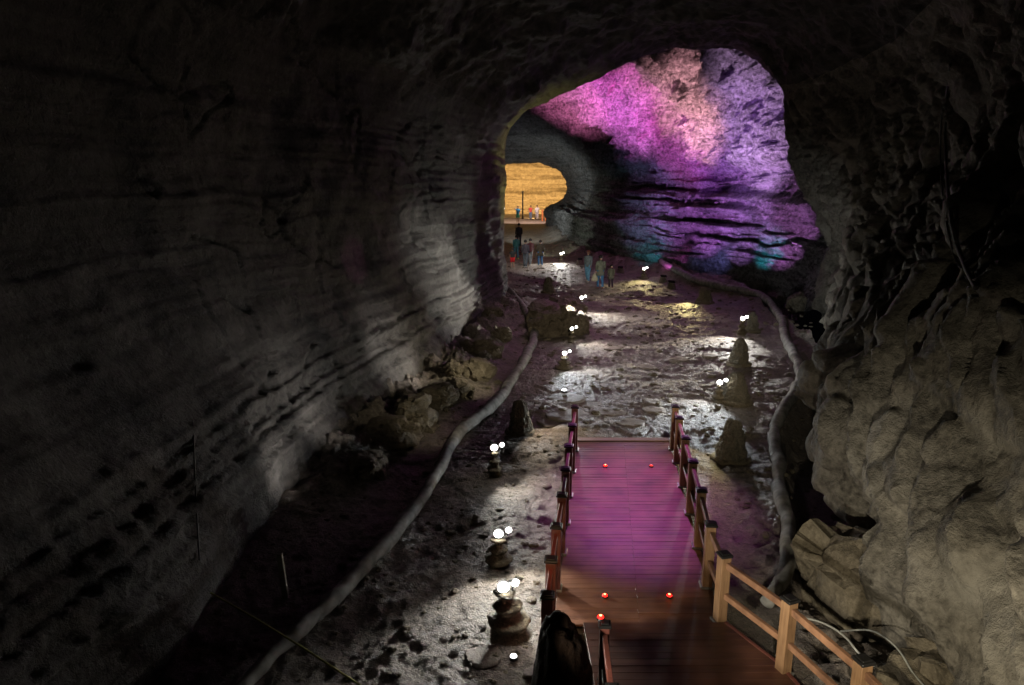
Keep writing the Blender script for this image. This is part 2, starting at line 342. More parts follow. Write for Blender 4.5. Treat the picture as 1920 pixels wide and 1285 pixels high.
# out = outward displacement (positive = away from the tube)
big = .42*fbm(P*.28, 3)
warp = .35*fbm(P*.35+9, 3)
def strat(zz, sx=.10, fz=2.2):
    a = perlin(np.stack([x*sx, y*sx, zz*fz], 1)); b = perlin(np.stack([x*sx*2+7, y*sx*2, zz*fz*2.6], 1))
    return np.tanh(a*5)*.6+np.tanh(b*4)*.28
ST = strat(z+warp*.6)
f1, ed, fv, hh = cells(P*np.array([.75, .75, .6])+.35*np.stack([warp, -warp, warp], 1))
g1, ged, gv, gh = cells(P*2.1+3)
g2, ged2, gv2, gh2 = cells(P*np.array([.34, .34, .26])+5.5+.4*np.stack([warp, warp, -warp], 1))
fine = fbm(P*2.3, 5, g=.6)
ridged = 1-np.abs(fbm(np.stack([x*.5+z*.35, y*.5+z*.2, z*.22], 1)+3.1, 3))*2
crack = np.exp(-(ed/.05)**2)
out = np.zeros(len(P))
# left wall: fine flow lines on a smooth bulge, a broken strip low down
wallz = 1-sstep(6.5, 8.5, z)
STF = np.tanh(3*perlin(np.stack([x*.08, y*.08, (z+warp*.35)*7], 1)))
lowb = sstep(.5, 1.0, z+warp)*(1-sstep(1.5, 2.2, z+warp))
out += wl*nearw*(big*.7+(.045*ST+.018*STF)*wallz+.03*fine+.05*gv2+.10*crack*(hh > .6)*(Q > 12)+(.05*fine+.05*STF)*lowb+.10*fv*(1-sstep(.4, 1.2, z))*(Q > 14))
# ceiling
out += wc*nearw*(big*.8+.24*fv+.2*gv2+.08*fine+.08*gv)
# near right wall: hanging sheets of lava with sharp creases, rough upper patch, broken blocks low down
rough_patch = sstep(.0, .3, perlin(P*.33+2.2)+.35*(z > 4.0)-.2*(z < 3))
al = y*.95-z*.55+.5*warp
dr1 = np.abs(perlin(np.stack([al*.62, z*.16, x*.2+3], 1))); dr2 = np.abs(perlin(np.stack([al*1.5+9, z*.3, x*.3], 1)))
drape = (.20-np.minimum(dr1, .35))*2.0+(.15-np.minimum(dr2, .3))*.65
pf1, pe, pv, ph = cells(np.stack([al*.85+.3*perlin(P*.9), z*.30+.15*warp, x*.5], 1)+21)
qf1, qe, qv, qh = cells(np.stack([al*1.9+.3*perlin(P*1.3), z*.75+.2*warp, x*1.1], 1)+31)
blocks = 1-sstep(2.2, 3.6, z+.8*perlin(P*.4+8))
out += wr*nearw*(big*.8+drape*(.48-.15*rough_patch)*(1-.5*blocks)+.5*pv*(1-.5*rough_patch)+.45*(ph-.5)*sstep(0, .3, pe)*(1-.6*rough_patch)+.16*np.exp(-(pe/.11)**2)+.15*qv+.07*np.exp(-(qe/.12)**2)+.1*fv+gv2*(.1+.15*blocks)+.06*gv*(.4+2*rough_patch)+.075*fine*(.6+1.4*rough_patch)+.12*np.exp(-(ged2/.1)**2)+.05*np.exp(-(ed/.05)**2))
# the great chamber: ledges below, broken rock above
lowc = 1-sstep(5.2, 7.0, z+warp)
recess = sstep(4.5, 4.9, z+.25*warp)*(1-sstep(6.0, 6.8, z+.25*warp))
smoothtube = sstep(50, 58, Q)
out += cham*(wr*(.75*recess*(1-smoothtube)+lowc*(.36*ST+.09*STF+.16*fine+.14*gv)*(1-.5*smoothtube)+(1-lowc)*(.8*fv+.35*gv+.9*gv2+.2*fine+.12*np.exp(-(ed/.07)**2))*(1-.8*smoothtube))+(wc+wl)*((.9*fv+.35*gv+.9*gv2+.2*fine+.12*np.exp(-(ed/.07)**2))*(1-.8*smoothtube)+.12*ST*smoothtube)+big*.6)
# calm the rims so that the arches keep their outline
rim = np.exp(-((Q-kn[7])/1.4)**2)+np.exp(-((Q-72)/1.2)**2)
out *= 1-.45*np.clip(rim, 0, 1)
# bench sweeping round the inner bend
bench = np.exp(-((z-2.3-.25*warp)/.55)**2)*sstep(44, 54, Q)*(1-sstep(73, 75, Q))*wr
out -= .55*bench
P2 = (P+Nn*out[:, None]).reshape(NR, NC, 3)
row_l = int(np.searchsorted(qs, kn[7]+.2)); row_2 = int(np.searchsorted(qs, 73.2))
c1 = int(5.2/15*NC); c2 = int(9.9/15*NC)
def piece(name, r0, r1, a, b, mat, label):
    V = P2[r0:r1, a:b].reshape(-1, 3)
    o = mesh_obj(name, V, grid_faces(r1-r0, b-a)[:, ::-1], mat); tag(o, label, 'cave', kind='structure'); return o
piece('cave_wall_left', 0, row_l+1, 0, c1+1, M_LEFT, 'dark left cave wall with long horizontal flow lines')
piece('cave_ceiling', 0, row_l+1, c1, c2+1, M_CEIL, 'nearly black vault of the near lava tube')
piece('cave_wall_right', 0, row_l+1, c2, NC, M_RIGHT, 'folded brown rock wall right of the boardwalk')
piece('chamber_wall', row_l, row_2+1, 0, NC, M_CHAM, 'purple lit rock wall and vault of the chamber beyond the arch')
piece('far_chamber_wall', row_2, NR, 0, NC, M_FAR, 'amber lit walls of the farthest chamber')
# end wall of the far chamber
ex, ez = np.meshgrid(np.linspace(-16, 18, 260), np.linspace(-1, 11, 200))
E = np.stack([ex.ravel(), np.full(ex.size, 96.), ez.ravel()], 1)
_q = lambda a, b, o: np.stack([E[:, 0]*a, E[:, 1]*0+o, E[:, 2]*b], 1)
e = .35*np.tanh(3*perlin(_q(.05, .8, 0)))+.08*np.tanh(4*perlin(_q(.08, 2.6, 4)))+.35*fbm(E*.4, 5)-1.8*sstep(5.6, 10, E[:, 2])-((E[:, 0]-1)/9)**2*.6
E[:, 1] += e
mesh_obj('cave_end_wall', E, grid_faces(200, 260)[:, ::-1], M_FAR)
tag(bpy.data.objects['cave_end_wall'], 'amber lit banded rock wall closing the view at the far end', 'cave', kind='structure')

# ------------------------------------------------------------------ the ground
xl = lambda Y: np.interp(Y, [-9, 9, 10.1, 15, 20, 27.4, 34, 36], [-4.3, -4.2, -4.1, -3.2, -1.8, -.64, -.3, -8])
xr = lambda Y: np.interp(Y, [-9, 7.5, 9.3, 11.3, 16.6, 27.5, 33, 40, 50, 71, 76], [4.6, 4.6, 5.0, 6.2, 8.6, 12, 11.4, 9.3, 5.4, 3.3, 10])
pipe_r_px = [(1237, 513), (1300, 538), (1372, 556), (1430, 574), (1462, 605), (1474, 650), (1500, 700), (1492, 738), (1464, 780), (1450, 825), (1458, 870), (1466, 930), (1478, 1000), (1476, 1060), (1440, 1130)]
pipe_l_px = [(948, 545), (998, 612), (990, 665), (960, 718), (925, 762), (866, 806), (822, 880), (775, 960), (704, 1040), (622, 1125), (555, 1190), (490, 1250), (440, 1300)]
prx = [pix(*q) for q in pipe_r_px]; plx = [pix(*q) for q in pipe_l_px]
pry = sorted((p.y, p.x) for p in prx)
def pipex(Y): return np.interp(Y, [a for a, b in pry], [b for a, b in pry])
def ground_h(P):
    x, y = P[:, 0], P[:, 1]; q = np.stack([x, y, 0*x], 1)
    h = -.12+.08*sstep(13, 17, y)
    near = 1-sstep(30, 60, y)
    h = h+.10*fbm(q*.35, 3)*near
    c1, e1, v1, r1 = cells(q*np.array([.9, 1.6, 1])+.4*fbm(q*.7, 2)[:, None]); c2, e2, v2, r2 = cells(q*3.2+.25*fbm(q*2, 2)[:, None]+8)
    slab = (r1-.5)*sstep(0, .12, e1)*.06-.03*np.exp(-(e1/.05)**2)
    h = h+slab*near*sstep(8, 12, y)+.02*v2*near+.024*fbm(q*3.6, 5, g=.64)*near
    # rubble bank under the left wall, trench beyond the right pipe
    dl = x-xl(y)
    bank = (1-sstep(-.2, 1.9, dl))*sstep(10.5, 14, y)*(1-sstep(31, 34, y))
    h = h+bank*(.45+.3*v1+.25*fbm(q*1.1+4, 4)+.18*v2)
    dr = x-pipex(y)
    tr = sstep(.1, .6, dr)*(1-sstep(1.2, 2.0, dr))*sstep(8, 10, y)*(1-sstep(19, 24, y))
    h = h-.55*tr
    rb = sstep(-1.2, .6, x-xr(y)+.5)*sstep(18, 24, y)*(1-sstep(62, 70, y))
    h = h+rb*(.5+.3*fbm(q*.9+1, 4)+.15*v1)
    sh = sstep(-2.2, -.2, x-xr(y)+.6)*(1-sstep(10, 12, y))
    h = h+sh*(.12*v2+.1*fbm(q*2.5, 3))
    # deck bay stays clear
    dk = sstep(4, 6, y)*(1-sstep(14.0, 14.8, y))*sstep(.0, .5, x-(-.05+.1*y))*(1-sstep(2.6, 3.1, x-.1*y))
    h = np.where(dk > 0, h*(1-dk)+dk*np.minimum(h, -.14), h)
    rise = sstep(51, 67, y)
    return h+1.0*rise
ys = [-9.0]
while ys[-1] < 99:
    yy = ys[-1]; ys.append(yy+(.4 if yy < 4 else max(.035, yy*.0042)))
ys = np.array(ys); ux = np.linspace(0, 1, 620)
gy = np.repeat(ys[:, None], 620, 1)
xa = -8-.06*np.clip(ys, 0, 100); xb = 8+.10*np.clip(ys, 0, 100)
xa = np.maximum(xa, -13); xb = np.minimum(xb, 15.5)
gx = xa[:, None]+(xb-xa)[:, None]*ux[None]
GP = np.stack([gx.ravel(), gy.ravel(), 0*gx.ravel()], 1)
GP[:, 2] = ground_h(GP)
mesh_obj('ground', GP, grid_faces(len(ys), 620), M_FLOOR)
tag(bpy.data.objects['ground'], 'wet rough lava floor of the cave', 'ground', kind='structure')
def gz(x, y): return float(ground_h(np.array([[x, y, 0.]]))[0])
def gp(px, py, dz=0.0):
    p = pix(px, py, 0)
    for _ in range(3): p = pix(px, py, gz(p.x, p.y))
    return p+Vector((0, 0, dz))
# ------------------------------------------------------------------ object materials
M_DECK = None
def wood(name, c1, c2, rough, axis_scale, plank=0, coat=0):
    m = bpy.data.materials.new(name); m.use_nodes = True; N, L = nt(m); b = N['Principled BSDF']
    g = N.new('ShaderNodeTexCoord'); mp = N.new('ShaderNodeMapping'); mp.inputs['Scale'].default_value = axis_scale; L.new(g.outputs['Object'], mp.inputs[0])
    n = N.new('ShaderNodeTexNoise'); n.inputs['Scale'].default_value = 3; n.inputs['Detail'].default_value = 8; n.inputs['Roughness'].default_value = .6; n.inputs['Distortion'].default_value = .6
    L.new(mp.outputs[0], n.inputs['Vector'])
    n2 = N.new('ShaderNodeTexNoise'); n2.inputs['Scale'].default_value = 2.2; n2.inputs['Detail'].default_value = 5; L.new(g.outputs['Object'], n2.inputs['Vector'])
    a = N.new('ShaderNodeMath'); a.operation = 'MULTIPLY_ADD'; a.inputs[1].default_value = .5; L.new(n2.outputs[0], a.inputs[0])
    hm = N.new('ShaderNodeMath'); hm.operation = 'MULTIPLY'; hm.inputs[1].default_value = .5; L.new(n.outputs[0], hm.inputs[0]); L.new(hm.outputs[0], a.inputs[2])
    cr = N.new('ShaderNodeValToRGB'); e = cr.color_ramp.elements; e[0].position = .34; e[0].color = (*c1, 1); e[1].position = .66; e[1].color = (*c2, 1); L.new(a.outputs[0], cr.inputs[0])
    L.new(cr.outputs[0], b.inputs['Base Color'])
    mr = N.new('ShaderNodeMapRange'); mr.inputs[3].default_value = rough-.12; mr.inputs[4].default_value = rough+.15; L.new(a.outputs[0], mr.inputs[0]); L.new(mr.outputs[0], b.inputs['Roughness'])
    if coat: b.inputs['Coat Weight'].default_value = coat; b.inputs['Coat Roughness'].default_value = .3
    bp = N.new('ShaderNodeBump'); bp.inputs['Strength'].default_value = .25; bp.inputs['Distance'].default_value = .01; L.new(n.outputs[0], bp.inputs['Height']); L.new(bp.outputs[0], b.inputs['Normal'])
    return m
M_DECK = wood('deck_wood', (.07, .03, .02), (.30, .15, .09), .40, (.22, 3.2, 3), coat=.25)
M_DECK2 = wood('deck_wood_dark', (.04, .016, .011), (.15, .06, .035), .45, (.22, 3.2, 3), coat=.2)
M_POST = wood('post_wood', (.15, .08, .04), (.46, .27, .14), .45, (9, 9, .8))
M_POST2 = wood('post_wood_dark', (.10, .03, .022), (.22, .07, .05), .45, (9, 9, .8))  # red light on the left posts put into the wood colour
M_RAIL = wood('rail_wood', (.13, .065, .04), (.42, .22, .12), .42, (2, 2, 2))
M_RAIL2 = wood('rail_wood_red_lit', (.14, .03, .025), (.3, .06, .045), .45, (2, 2, 2))  # red light on the left rails mixed into the wood colour
M_CAP = plain('post_cap', (.03, .028, .027), .4, .3)
M_FOOT = plain('post_foot', (.3, .29, .27), .35, .6)
M_METAL = plain('lamp_metal', (.05, .05, .05), .4, .7)
M_CHROME = plain('lamp_steel', (.5, .5, .5), .3, .9)
M_LENS = plain('lamp_glass', (1, .97, .9), .3, emit=45, var=0, bump=0)
M_LENS2 = plain('lamp_glass_dim', (.95, .97, 1), .3, emit=9, var=0, bump=0)
M_RED = plain('red_lens', (1, .012, .008), .25, emit=5, var=0, bump=0)
M_REDC = plain('red_core', (1, .35, .12), .25, emit=7, var=0, bump=0)
M_PIPE = plain('pipe_cover', (.27, .26, .24), .75, var=.3, bump=.6, sc=5)
M_CABLE = plain('cable_white', (.62, .62, .58), .5)
M_CABLEB = plain('cable_black', (.02, .02, .02), .4)
M_ROPE = plain('rope_yellow', (.4, .4, .12), .7)
M_PLANK = plain('weathered_stake', (.42, .42, .33), .8, sc=8)
M_BAND = plain('pipe_band', (.16, .15, .14), .5, .3)
SKIN = plain('skin', (.42, .24, .17), .6, bump=0, var=.08); HAIR = plain('hair_black', (.018, .014, .012), .55, bump=.1)
def cloth(c): return plain('cloth', c, .85, var=.18, bump=.3, sc=9)

# ------------------------------------------------------------------ boardwalk
bw = empty('boardwalk', (0, 0, 0), 'wooden boardwalk crossing the cave floor between two post railings', 'boardwalk')
def deckx(Y): return np.interp(Y, [7.7, 14.3], [.52, 1.42]), np.interp(Y, [7.7, 14.3], [2.66, 3.42])
bm = bmesh.new(); rnd = random.Random(3)
Y = 7.76
while Y < 14.25:
    wdt = .115; a, b = deckx(Y+wdt/2); mid = (a+b)/2+.02
    for (x0, x1) in ((a, mid-.0008), (mid+.0008, b)):
        add_box(bm, ((x0+x1)/2, Y+wdt/2, -.015+rnd.uniform(-.0015, .0015)), (x1-x0, wdt-.003, .03), Matrix.Rotation(rnd.uniform(-.006, .006), 3, 'X'), .0015)
    Y += wdt
bm_obj('walk_surface', bm, M_DECK, bw)
bm = bmesh.new(); Y = 3.6
while Y < 7.7:
    wdt = .115
    x0 = np.interp(Y, [3.6, 7.7], [.98, .90]); x1 = np.interp(Y, [3.6, 5.9, 7.0, 7.8], [3.5, 3.32, 3.05, 2.66])
    add_box(bm, ((x0+x1)/2, Y+wdt/2, .03+rnd.uniform(-.0015, .0015)), (x1-x0, wdt-.003, .03), Matrix.Rotation(rnd.uniform(-.004, .004), 3, 'X'), .0015)
    Y += wdt
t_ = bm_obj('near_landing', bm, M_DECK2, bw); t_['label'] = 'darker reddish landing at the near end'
bm = bmesh.new()
bar(bm, (.53, 7.76, -.09), (1.43, 14.3, -.09), .06, .12); bar(bm, (2.64, 7.76, -.09), (3.41, 14.3, -.09), .06, .12)
bar(bm, (1.36, 14.33, -.08), (3.46, 14.33, -.08), .05, .14); bar(bm, (.9, 7.72, -.03), (2.7, 7.72, -.03), .035, .08)
for k in range(12):
    yy = 7.9+k*.56; a, b = deckx(yy); bar(bm, (a+.1, yy, -.07), (b-.1, yy, -.07), .06, .07)
bar(bm, (2.70, 7.75, .0), (3.09, 6.98, .0), .05, .1); bar(bm, (3.10, 6.96, .0), (3.35, 5.88, .0), .05, .1); bar(bm, (3.36, 5.86, .0), (3.54, 3.6, .0), .05, .1)
for k in range(8): bar(bm, (1.0, 3.8+k*.5, -.03), (2.6, 3.8+k*.5, -.03), .06, .07)
bm_obj('edge_beam', bm, M_POST2, bw)
bm = bmesh.new(); add_box(bm, (2.42, 14.18, .012), (2.02, .18, .02), None, .004)
o_ = bm_obj('end_sill', bm, wood('deck_sill', (.25, .15, .12), (.4, .27, .22), .4, (.3, 8, 8)), bw)

def railing(name, label, pts, zb, H, mp, mr, wid=.13, skip=()):
    r = empty(name, (pts[0][0], pts[0][1], zb), label, 'railing'); O = Vector((pts[0][0], pts[0][1], zb))
    for i, (x, y) in enumerate(pts):
        b = bmesh.new(); p = Vector((x, y, zb))-O
        d = Vector((pts[min(i+1, len(pts)-1)][0]-pts[max(i-1, 0)][0], pts[min(i+1, len(pts)-1)][1]-pts[max(i-1, 0)][1]))
        rot = Matrix.Rotation(math.atan2(d.y, d.x), 3, 'Z')
        add_box(b, p+Vector((0, 0, (H-.05)/2+.004)), (wid, wid, H-.05), rot, .006); po = bm_obj('post', b, mp, r)
        b = bmesh.new(); add_box(b, p+Vector((0, 0, H-.02)), (wid+.035, wid+.035, .036), rot, .01); add_box(b, p+Vector((0, 0, H+.004)), (wid-.02, wid-.02, .016), rot, .005); bm_obj('cap', b, M_CAP, po)
        b = bmesh.new(); add_box(b, p+Vector((0, 0, .018)), (wid+.055, wid+.055, .032), rot, .008)
        for sx in (-1, 1):
            for sy in (-1, 1): add_box(b, p+rot @ Vector((sx*(wid/2+.014), sy*(wid/2+.014), .036)), (.014, .014, .008))
        bm_obj('foot', b, M_FOOT, po)
    for i in range(len(pts)-1):
        a = Vector((*pts[i], zb))-O; c = Vector((*pts[i+1], zb))-O; d = (c-a).normalized()*(wid/2+.001)
        for zz, hh2 in ((H-.14, .085), (H*.42, .075)):
            b = bmesh.new(); bar(b, a+d+Vector((0, 0, zz)), c-d+Vector((0, 0, zz)), .055, hh2); bm_obj('rail', b, mr, r)
    return r
rp = [pix(*q) for q in ((1260, 843), (1267, 868), (1278, 912), (1291, 963), (1306, 1026), (1322, 1100), (1346, 1166), (1464, 1262))]
rp = [(p.x+.02, p.y) for p in rp]; rp += [(3.42, 5.86), (3.62, 4.9), (3.75, 3.9)]
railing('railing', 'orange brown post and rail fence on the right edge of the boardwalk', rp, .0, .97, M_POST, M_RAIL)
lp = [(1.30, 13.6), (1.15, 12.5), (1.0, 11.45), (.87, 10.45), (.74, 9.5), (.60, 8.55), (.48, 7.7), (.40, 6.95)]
railing('railing', 'dark, red lit post and rail fence on the left edge of the boardwalk', lp, .0, .97, M_POST2, M_RAIL2)
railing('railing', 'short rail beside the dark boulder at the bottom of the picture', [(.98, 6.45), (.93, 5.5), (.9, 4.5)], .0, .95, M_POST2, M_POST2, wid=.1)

# red marker lights let into the deck
def marker(px, py, z, label, mat=None, core=True):
    p = pix(px, py, z); t = empty('deck_light', p, label, 'marker light', 'red marker lights on the boardwalk')
    bm = bmesh.new(); bmesh.ops.create_cone(bm, cap_ends=True, segments=20, radius1=.05, radius2=.044, depth=.016, matrix=Matrix.Translation((0, 0, .009))); bm_obj('rim', bm, M_METAL, t)
    bm = bmesh.new(); bmesh.ops.create_uvsphere(bm, u_segments=16, v_segments=8, radius=.036, matrix=Matrix.Translation((0, 0, .018)) @ Matrix.Diagonal((1, 1, .6, 1))); bm_obj('lens', bm, mat or M_RED, t, True)
    if core:
        bm = bmesh.new(); bmesh.ops.create_uvsphere(bm, u_segments=12, v_segments=6, radius=.016, matrix=Matrix.Translation((0, 0, .034)) @ Matrix.Diagonal((1, 1, .8, 1))); bm_obj('bulb', bm, M_REDC, t, True)
marker(1135, 875, .003, 'red light on the far left half of the boardwalk, bright')
marker(1221, 875, .003, 'dim red light on the far right half of the boardwalk', plain('red_lens_dim', (.8, .05, .03), .3, emit=1.2, var=0, bump=0), False)
marker(1134, 1119, .003, 'red light on the near left half of the boardwalk, just before the landing')
marker(1255, 1119, .003, 'red light on the near right half of the boardwalk, just before the landing')
marker(1126, 1160, .955, 'red light on top of the short rail post beside the dark boulder')
marker(1127, 1274, .047, 'orange light at the bottom edge beside the short rail', plain('amber_lens', (1, .3, .1), .3, emit=5, var=0, bump=0))

# ------------------------------------------------------------------ stone lamps
def rock_lathe(prof, seg=36, seed=0, amp=.02, ridge=0.0, sc=6, closed=True, squash=1.0, lumps=0):
    V = []; Fc = []; n = len(prof)
    for (r, z) in prof:
        for k in range(seg):
            a = 2*PI*k/seg; V.append((r*math.cos(a), r*squash*math.sin(a), z))
    V = np.array(V)
    nn = fbm(V*sc+seed*5.1, 4, g=.6); ang = np.arctan2(V[:, 1], V[:, 0])
    rr = np.hypot(V[:, 0], V[:, 1])+1e-6
    dr = amp*nn
    if ridge:
        q = np.stack([np.cos(ang)*2.6+seed, np.sin(ang)*2.6, V[:, 2]*1.3], 1); q2 = np.stack([np.cos(ang)*4.5+seed, np.sin(ang)*4.5, V[:, 2]*5], 1)
        dr = dr+ridge*(np.abs(perlin(q))*1.6-.4+.6*perlin(q2))
        f, e, v, h = cells(np.stack([V[:, 0]*7+seed, V[:, 1]*7, V[:, 2]*5], 1)); dr = dr-ridge*.6*np.exp(-(e/.12)**2)+ridge*.4*v
    s = np.maximum(0.02, 1+np.clip(dr, -rr*.5, rr*.6)/rr); V[:, 0] *= s; V[:, 1] *= s
    V[:, 2] += amp*.5*perlin(V*sc*1.3+seed)
    for i in range(n-1):
        for k in range(seg): Fc.append((i*seg+k, i*seg+(k+1) % seg, (i+1)*seg+(k+1) % seg, (i+1)*seg+k))
    Fc.append(tuple((n-1)*seg+k for k in range(seg)))
    return V, Fc
def lamp_head(parent, loc, dirv, size, glow, name='lamp_head'):
    d = Vector(dirv).normalized(); R_ = d.to_track_quat('Z', 'Y').to_matrix().to_4x4(); T_ = Matrix.Translation(loc) @ R_
    bm = bmesh.new()
    bmesh.ops.create_cone(bm, cap_ends=True, segments=18, radius1=size*.45, radius2=size*.95, depth=size*1.3, matrix=T_ @ Matrix.Translation((0, 0, -size*.78)))
    bmesh.ops.create_cone(bm, cap_ends=True, segments=10, radius1=size*.16, radius2=size*.16, depth=size*1.4, matrix=Matrix.Translation(Vector(loc)+Vector((0, 0, -size*1.1))-d*size*.7))
    h = bm_obj(name, bm, M_METAL, parent)
    bm = bmesh.new(); bmesh.ops.create_uvsphere(bm, u_segments=16, v_segments=8, radius=size*.8, matrix=T_ @ Matrix.Translation((0, 0, size*.08)) @ Matrix.Diagonal((1, .85, .65, 1)))
    bm_obj('lens', bm, glow, h, True)
    return h
def stone_lamp(px, py, label, h=.5, r=.2, seed=0, aims=(), W=60, ang=78, col=WHITE, glow=None, side=None, lean=(0, 0)):
    p = gp(px, py); t = empty('stone_lamp', p, label, 'lamp', 'stone lamps along the cave floor')
    prof = []; nr = 30
    for i in range(nr):
        u = i/(nr-1); rad = r*(1-.2*u)*(.42+.62*(1-u)**1.7); rad += .04*r/.2*math.sin(u*19+seed)*(1-.4*u)
        prof.append((max(.035, rad), -.06+u*(h+.06-.09)))
    V, Fc = rock_lathe(prof, 28, seed, amp=.022*h/.5, sc=9, ridge=.008); V[:, 0] += lean[0]*(V[:, 2]/h)**2*h; V[:, 1] += lean[1]*(V[:, 2]/h)**2*h
    mesh_obj('pillar', V, Fc, M_PILL, t)
    topp = Vector((lean[0]*h, lean[1]*h, h-.05))
    for k, (ax, ay, az) in enumerate(aims):
        d = Vector((ax-p.x, ay-p.y, 0)).normalized()*.74+Vector((0, 0, -.67)); d.normalize()
        vis = Vector((d.x, d.y, 0)).normalized()+Vector((0, -.5, .3))
        if k == 1: hd_l = topp+Vector((.15, -.02, .08)); sz = .058
        else: hd_l = topp+Vector((0, -.02, .02)); sz = .085
        lamp_head(t, hd_l+Vector((0, 0, .03)), vis, sz*(h/.5)**.5, glow or M_LENS)
        L_ = spot(p+hd_l+Vector((0, 0, .03))+d*sz*1.6, (ax, ay, az), 2.6*W*(1 if k == 0 else .5), ang+12, col, 1, r=.05); L_.parent = t; L_.location -= p
    return t
sl = stone_lamp
def aim(px, py, z=0): q = pix(px, py, z); return (q.x, q.y, q.z)
sl(955, 1180, 'stone lamp nearest the camera, wide base, beside a dark wedge of shadow', .62, .33, 1, [aim(1000, 1225), aim(1040, 1180)], 26, 90, lean=(-.12, 0))
sl(935, 1056, 'brightest stone lamp, second from the bottom left of the boardwalk', .5, .24, 2, [aim(900, 1230), aim(1010, 1110)], 120, 84)
sl(927, 884, 'slim stone lamp with a waisted stem below the grooved cone at left', .5, .16, 3, [aim(985, 935), aim(1040, 905)], 60, 62)
sl(1058, 690, 'stone lamp in the middle of the floor left of the pale patch of light', .46, .28, 4, [aim(1125, 725), aim(1200, 700)], 130, 84, COOL)
sl(1072, 638, 'stone lamp against the dark boulder heap', .42, .16, 5, [aim(1150, 655), aim(1200, 650)], 95, 75)
sl(1090, 584, 'stone lamp standing behind the pink and green boulder heap', .6, .13, 6, [aim(1170, 600), aim(1220, 600)], 170, 80)
sl(1347, 752, 'stone lamp in front of the wide grooved cone at right', .5, .2, 7, [aim(1235, 770), aim(1290, 800)], 170, 66, COOL)
sl(1390, 628, 'stone lamp right of the floor with a thin cone behind it', .62, .24, 8, [aim(1290, 650), aim(1340, 665)], 280, 60)
sl(1207, 524, 'far stone lamp behind the walkers, stacked rings under a round glow', .62, .3, 9, [aim(1165, 540), aim(1190, 540)], 120, 66, YELLOW)
sl(1052, 492, 'small far stone lamp left of the walking man', .6, .22, 10, [aim(1000, 505), aim(1040, 500)], 210, 90)

# flat spotlights: low dark block with a bright slot, and ground spots
def floodlight(px, py, label, tgt=None, W=0, col=WHITE, wdt=.3, rz=0, hgt=.32, ang=80, dim=True, base=True):
    p = gp(px, py); t = empty('floodlight', p, label, 'floodlight', None, rz)
    bm = bmesh.new()
    bmesh.ops.create_cone(bm, cap_ends=True, segments=14, radius1=wdt*.75, radius2=wdt*.52, depth=hgt, matrix=Matrix.Translation((0, 0, hgt/2-.03))); 
    for v in bm.verts: v.co += Vector((rnd.uniform(-.02, .02), rnd.uniform(-.02, .02), 0))
    bm_obj('block', bm, M_CONE, t)
    bm = bmesh.new(); add_box(bm, (0, 0, hgt+.035), (wdt, wdt*.7, .07), Matrix.Rotation(-.5, 3, 'X'), .012); hs = bm_obj('housing', bm, M_METAL, t)
    bm = bmesh.new(); add_box(bm, (0, -.025, hgt+.078), (wdt*.86, wdt*.34, .014), Matrix.Rotation(-.1, 3, 'X'), .004); bm_obj('lens', bm, M_LENS2, hs)
    if tgt: L_ = spot((p.x, p.y, p.z+hgt+.15), tgt, W, ang, col, .7, r=.05)
    return t
floodlight(1163, 512, 'floodlight on a dark block between the child in a coat and the far stone lamp', wdt=.32)
floodlight(1244, 530, 'left one of two slanted floodlights at the start of the right pipe', wdt=.34, rz=-.5)
floodlight(1259, 541, 'right one of two slanted floodlights, before the dark stump', wdt=.34, rz=-.5)
floodlight(1087, 496, 'floodlight on a pale block just left of the walking man', wdt=.34)
floodlight(998, 607, 'single spotlight on a dark block at the far end of the left pipe', (-1.6, 24.5, 1.6), 120, WARM, wdt=.26, hgt=.45)
def ground_spot(px, py, label, s=.05):
    p = gp(px, py, .03); t = empty('ground_spot', p, label, 'spotlight')
    bm = bmesh.new(); bmesh.ops.create_cone(bm, cap_ends=True, segments=16, radius1=s*1.3, radius2=s*1.1, depth=s, matrix=Matrix.Translation((0, 0, 0))); bm_obj('housing', bm, M_METAL, t)
    bm = bmesh.new(); bmesh.ops.create_uvsphere(bm, u_segments=14, v_segments=8, radius=s, matrix=Matrix.Translation((0, 0, s*.5)) @ Matrix.Diagonal((1, 1, .35, 1))); bm_obj('lens', bm, M_LENS2, t, True)
ground_spot(963, 1237, 'flat round spotlight on the floor below the nearest stone lamp', .04)
ground_spot(1058, 736, 'flat spotlight lying on a disc shaped stone', .07)

# ------------------------------------------------------------------ rock cones (stumps of piled lava)
def cone(px, py, H, r, label, seed, squash=1, lean=0):
    p = gp(px, py); t = empty('rock_cone', p, label, 'rock cone', 'rock cones standing on the cave floor')
    prof = []; nr = 44
    for i in range(nr):
        u = i/(nr-1); rad = r*(1-.50*u**1.1)
        if u > .8: rad *= math.sqrt(max(.04, 1-((u-.8)/.215)**2))
        prof.append((rad, .06+u*(H-.06)))
    V, Fc = rock_lathe(prof, 64, seed, amp=.035*r/.3, ridge=.042*r/.3, sc=5); V[:, 0] += lean*V[:, 2]
    mesh_obj('cone', V, Fc, M_CONE, t)
    prof = [(r*1.22, -.12), (r*1.25, 0), (r*1.24, .05), (r*1.16, .09), (r*.9, .10)]
    V, Fc = rock_lathe(prof, 40, seed+9, amp=.03, sc=4); mesh_obj('base_slab', V, Fc, M_PILL, t)
cone(975, 812, .80, .27, 'grooved pale rock cone left of the far end of the boardwalk', 1)
cone(1028, 548, .78, .30, 'dark rock cone behind the boulder heap', 2)
cone(1385, 684, .84, .30, 'tall rock cone by the right pipe with a flat mossy top', 3)
cone(1378, 754, .78, .36, 'wide rock cone partly behind a stone lamp', 4)
cone(1370, 862, .88, .32, 'nearly black rock cone right of the far end of the boardwalk', 5)
cone(1321, 568, .72, .36, 'rock cone with a yellow lit left edge near the pipe bend', 6)
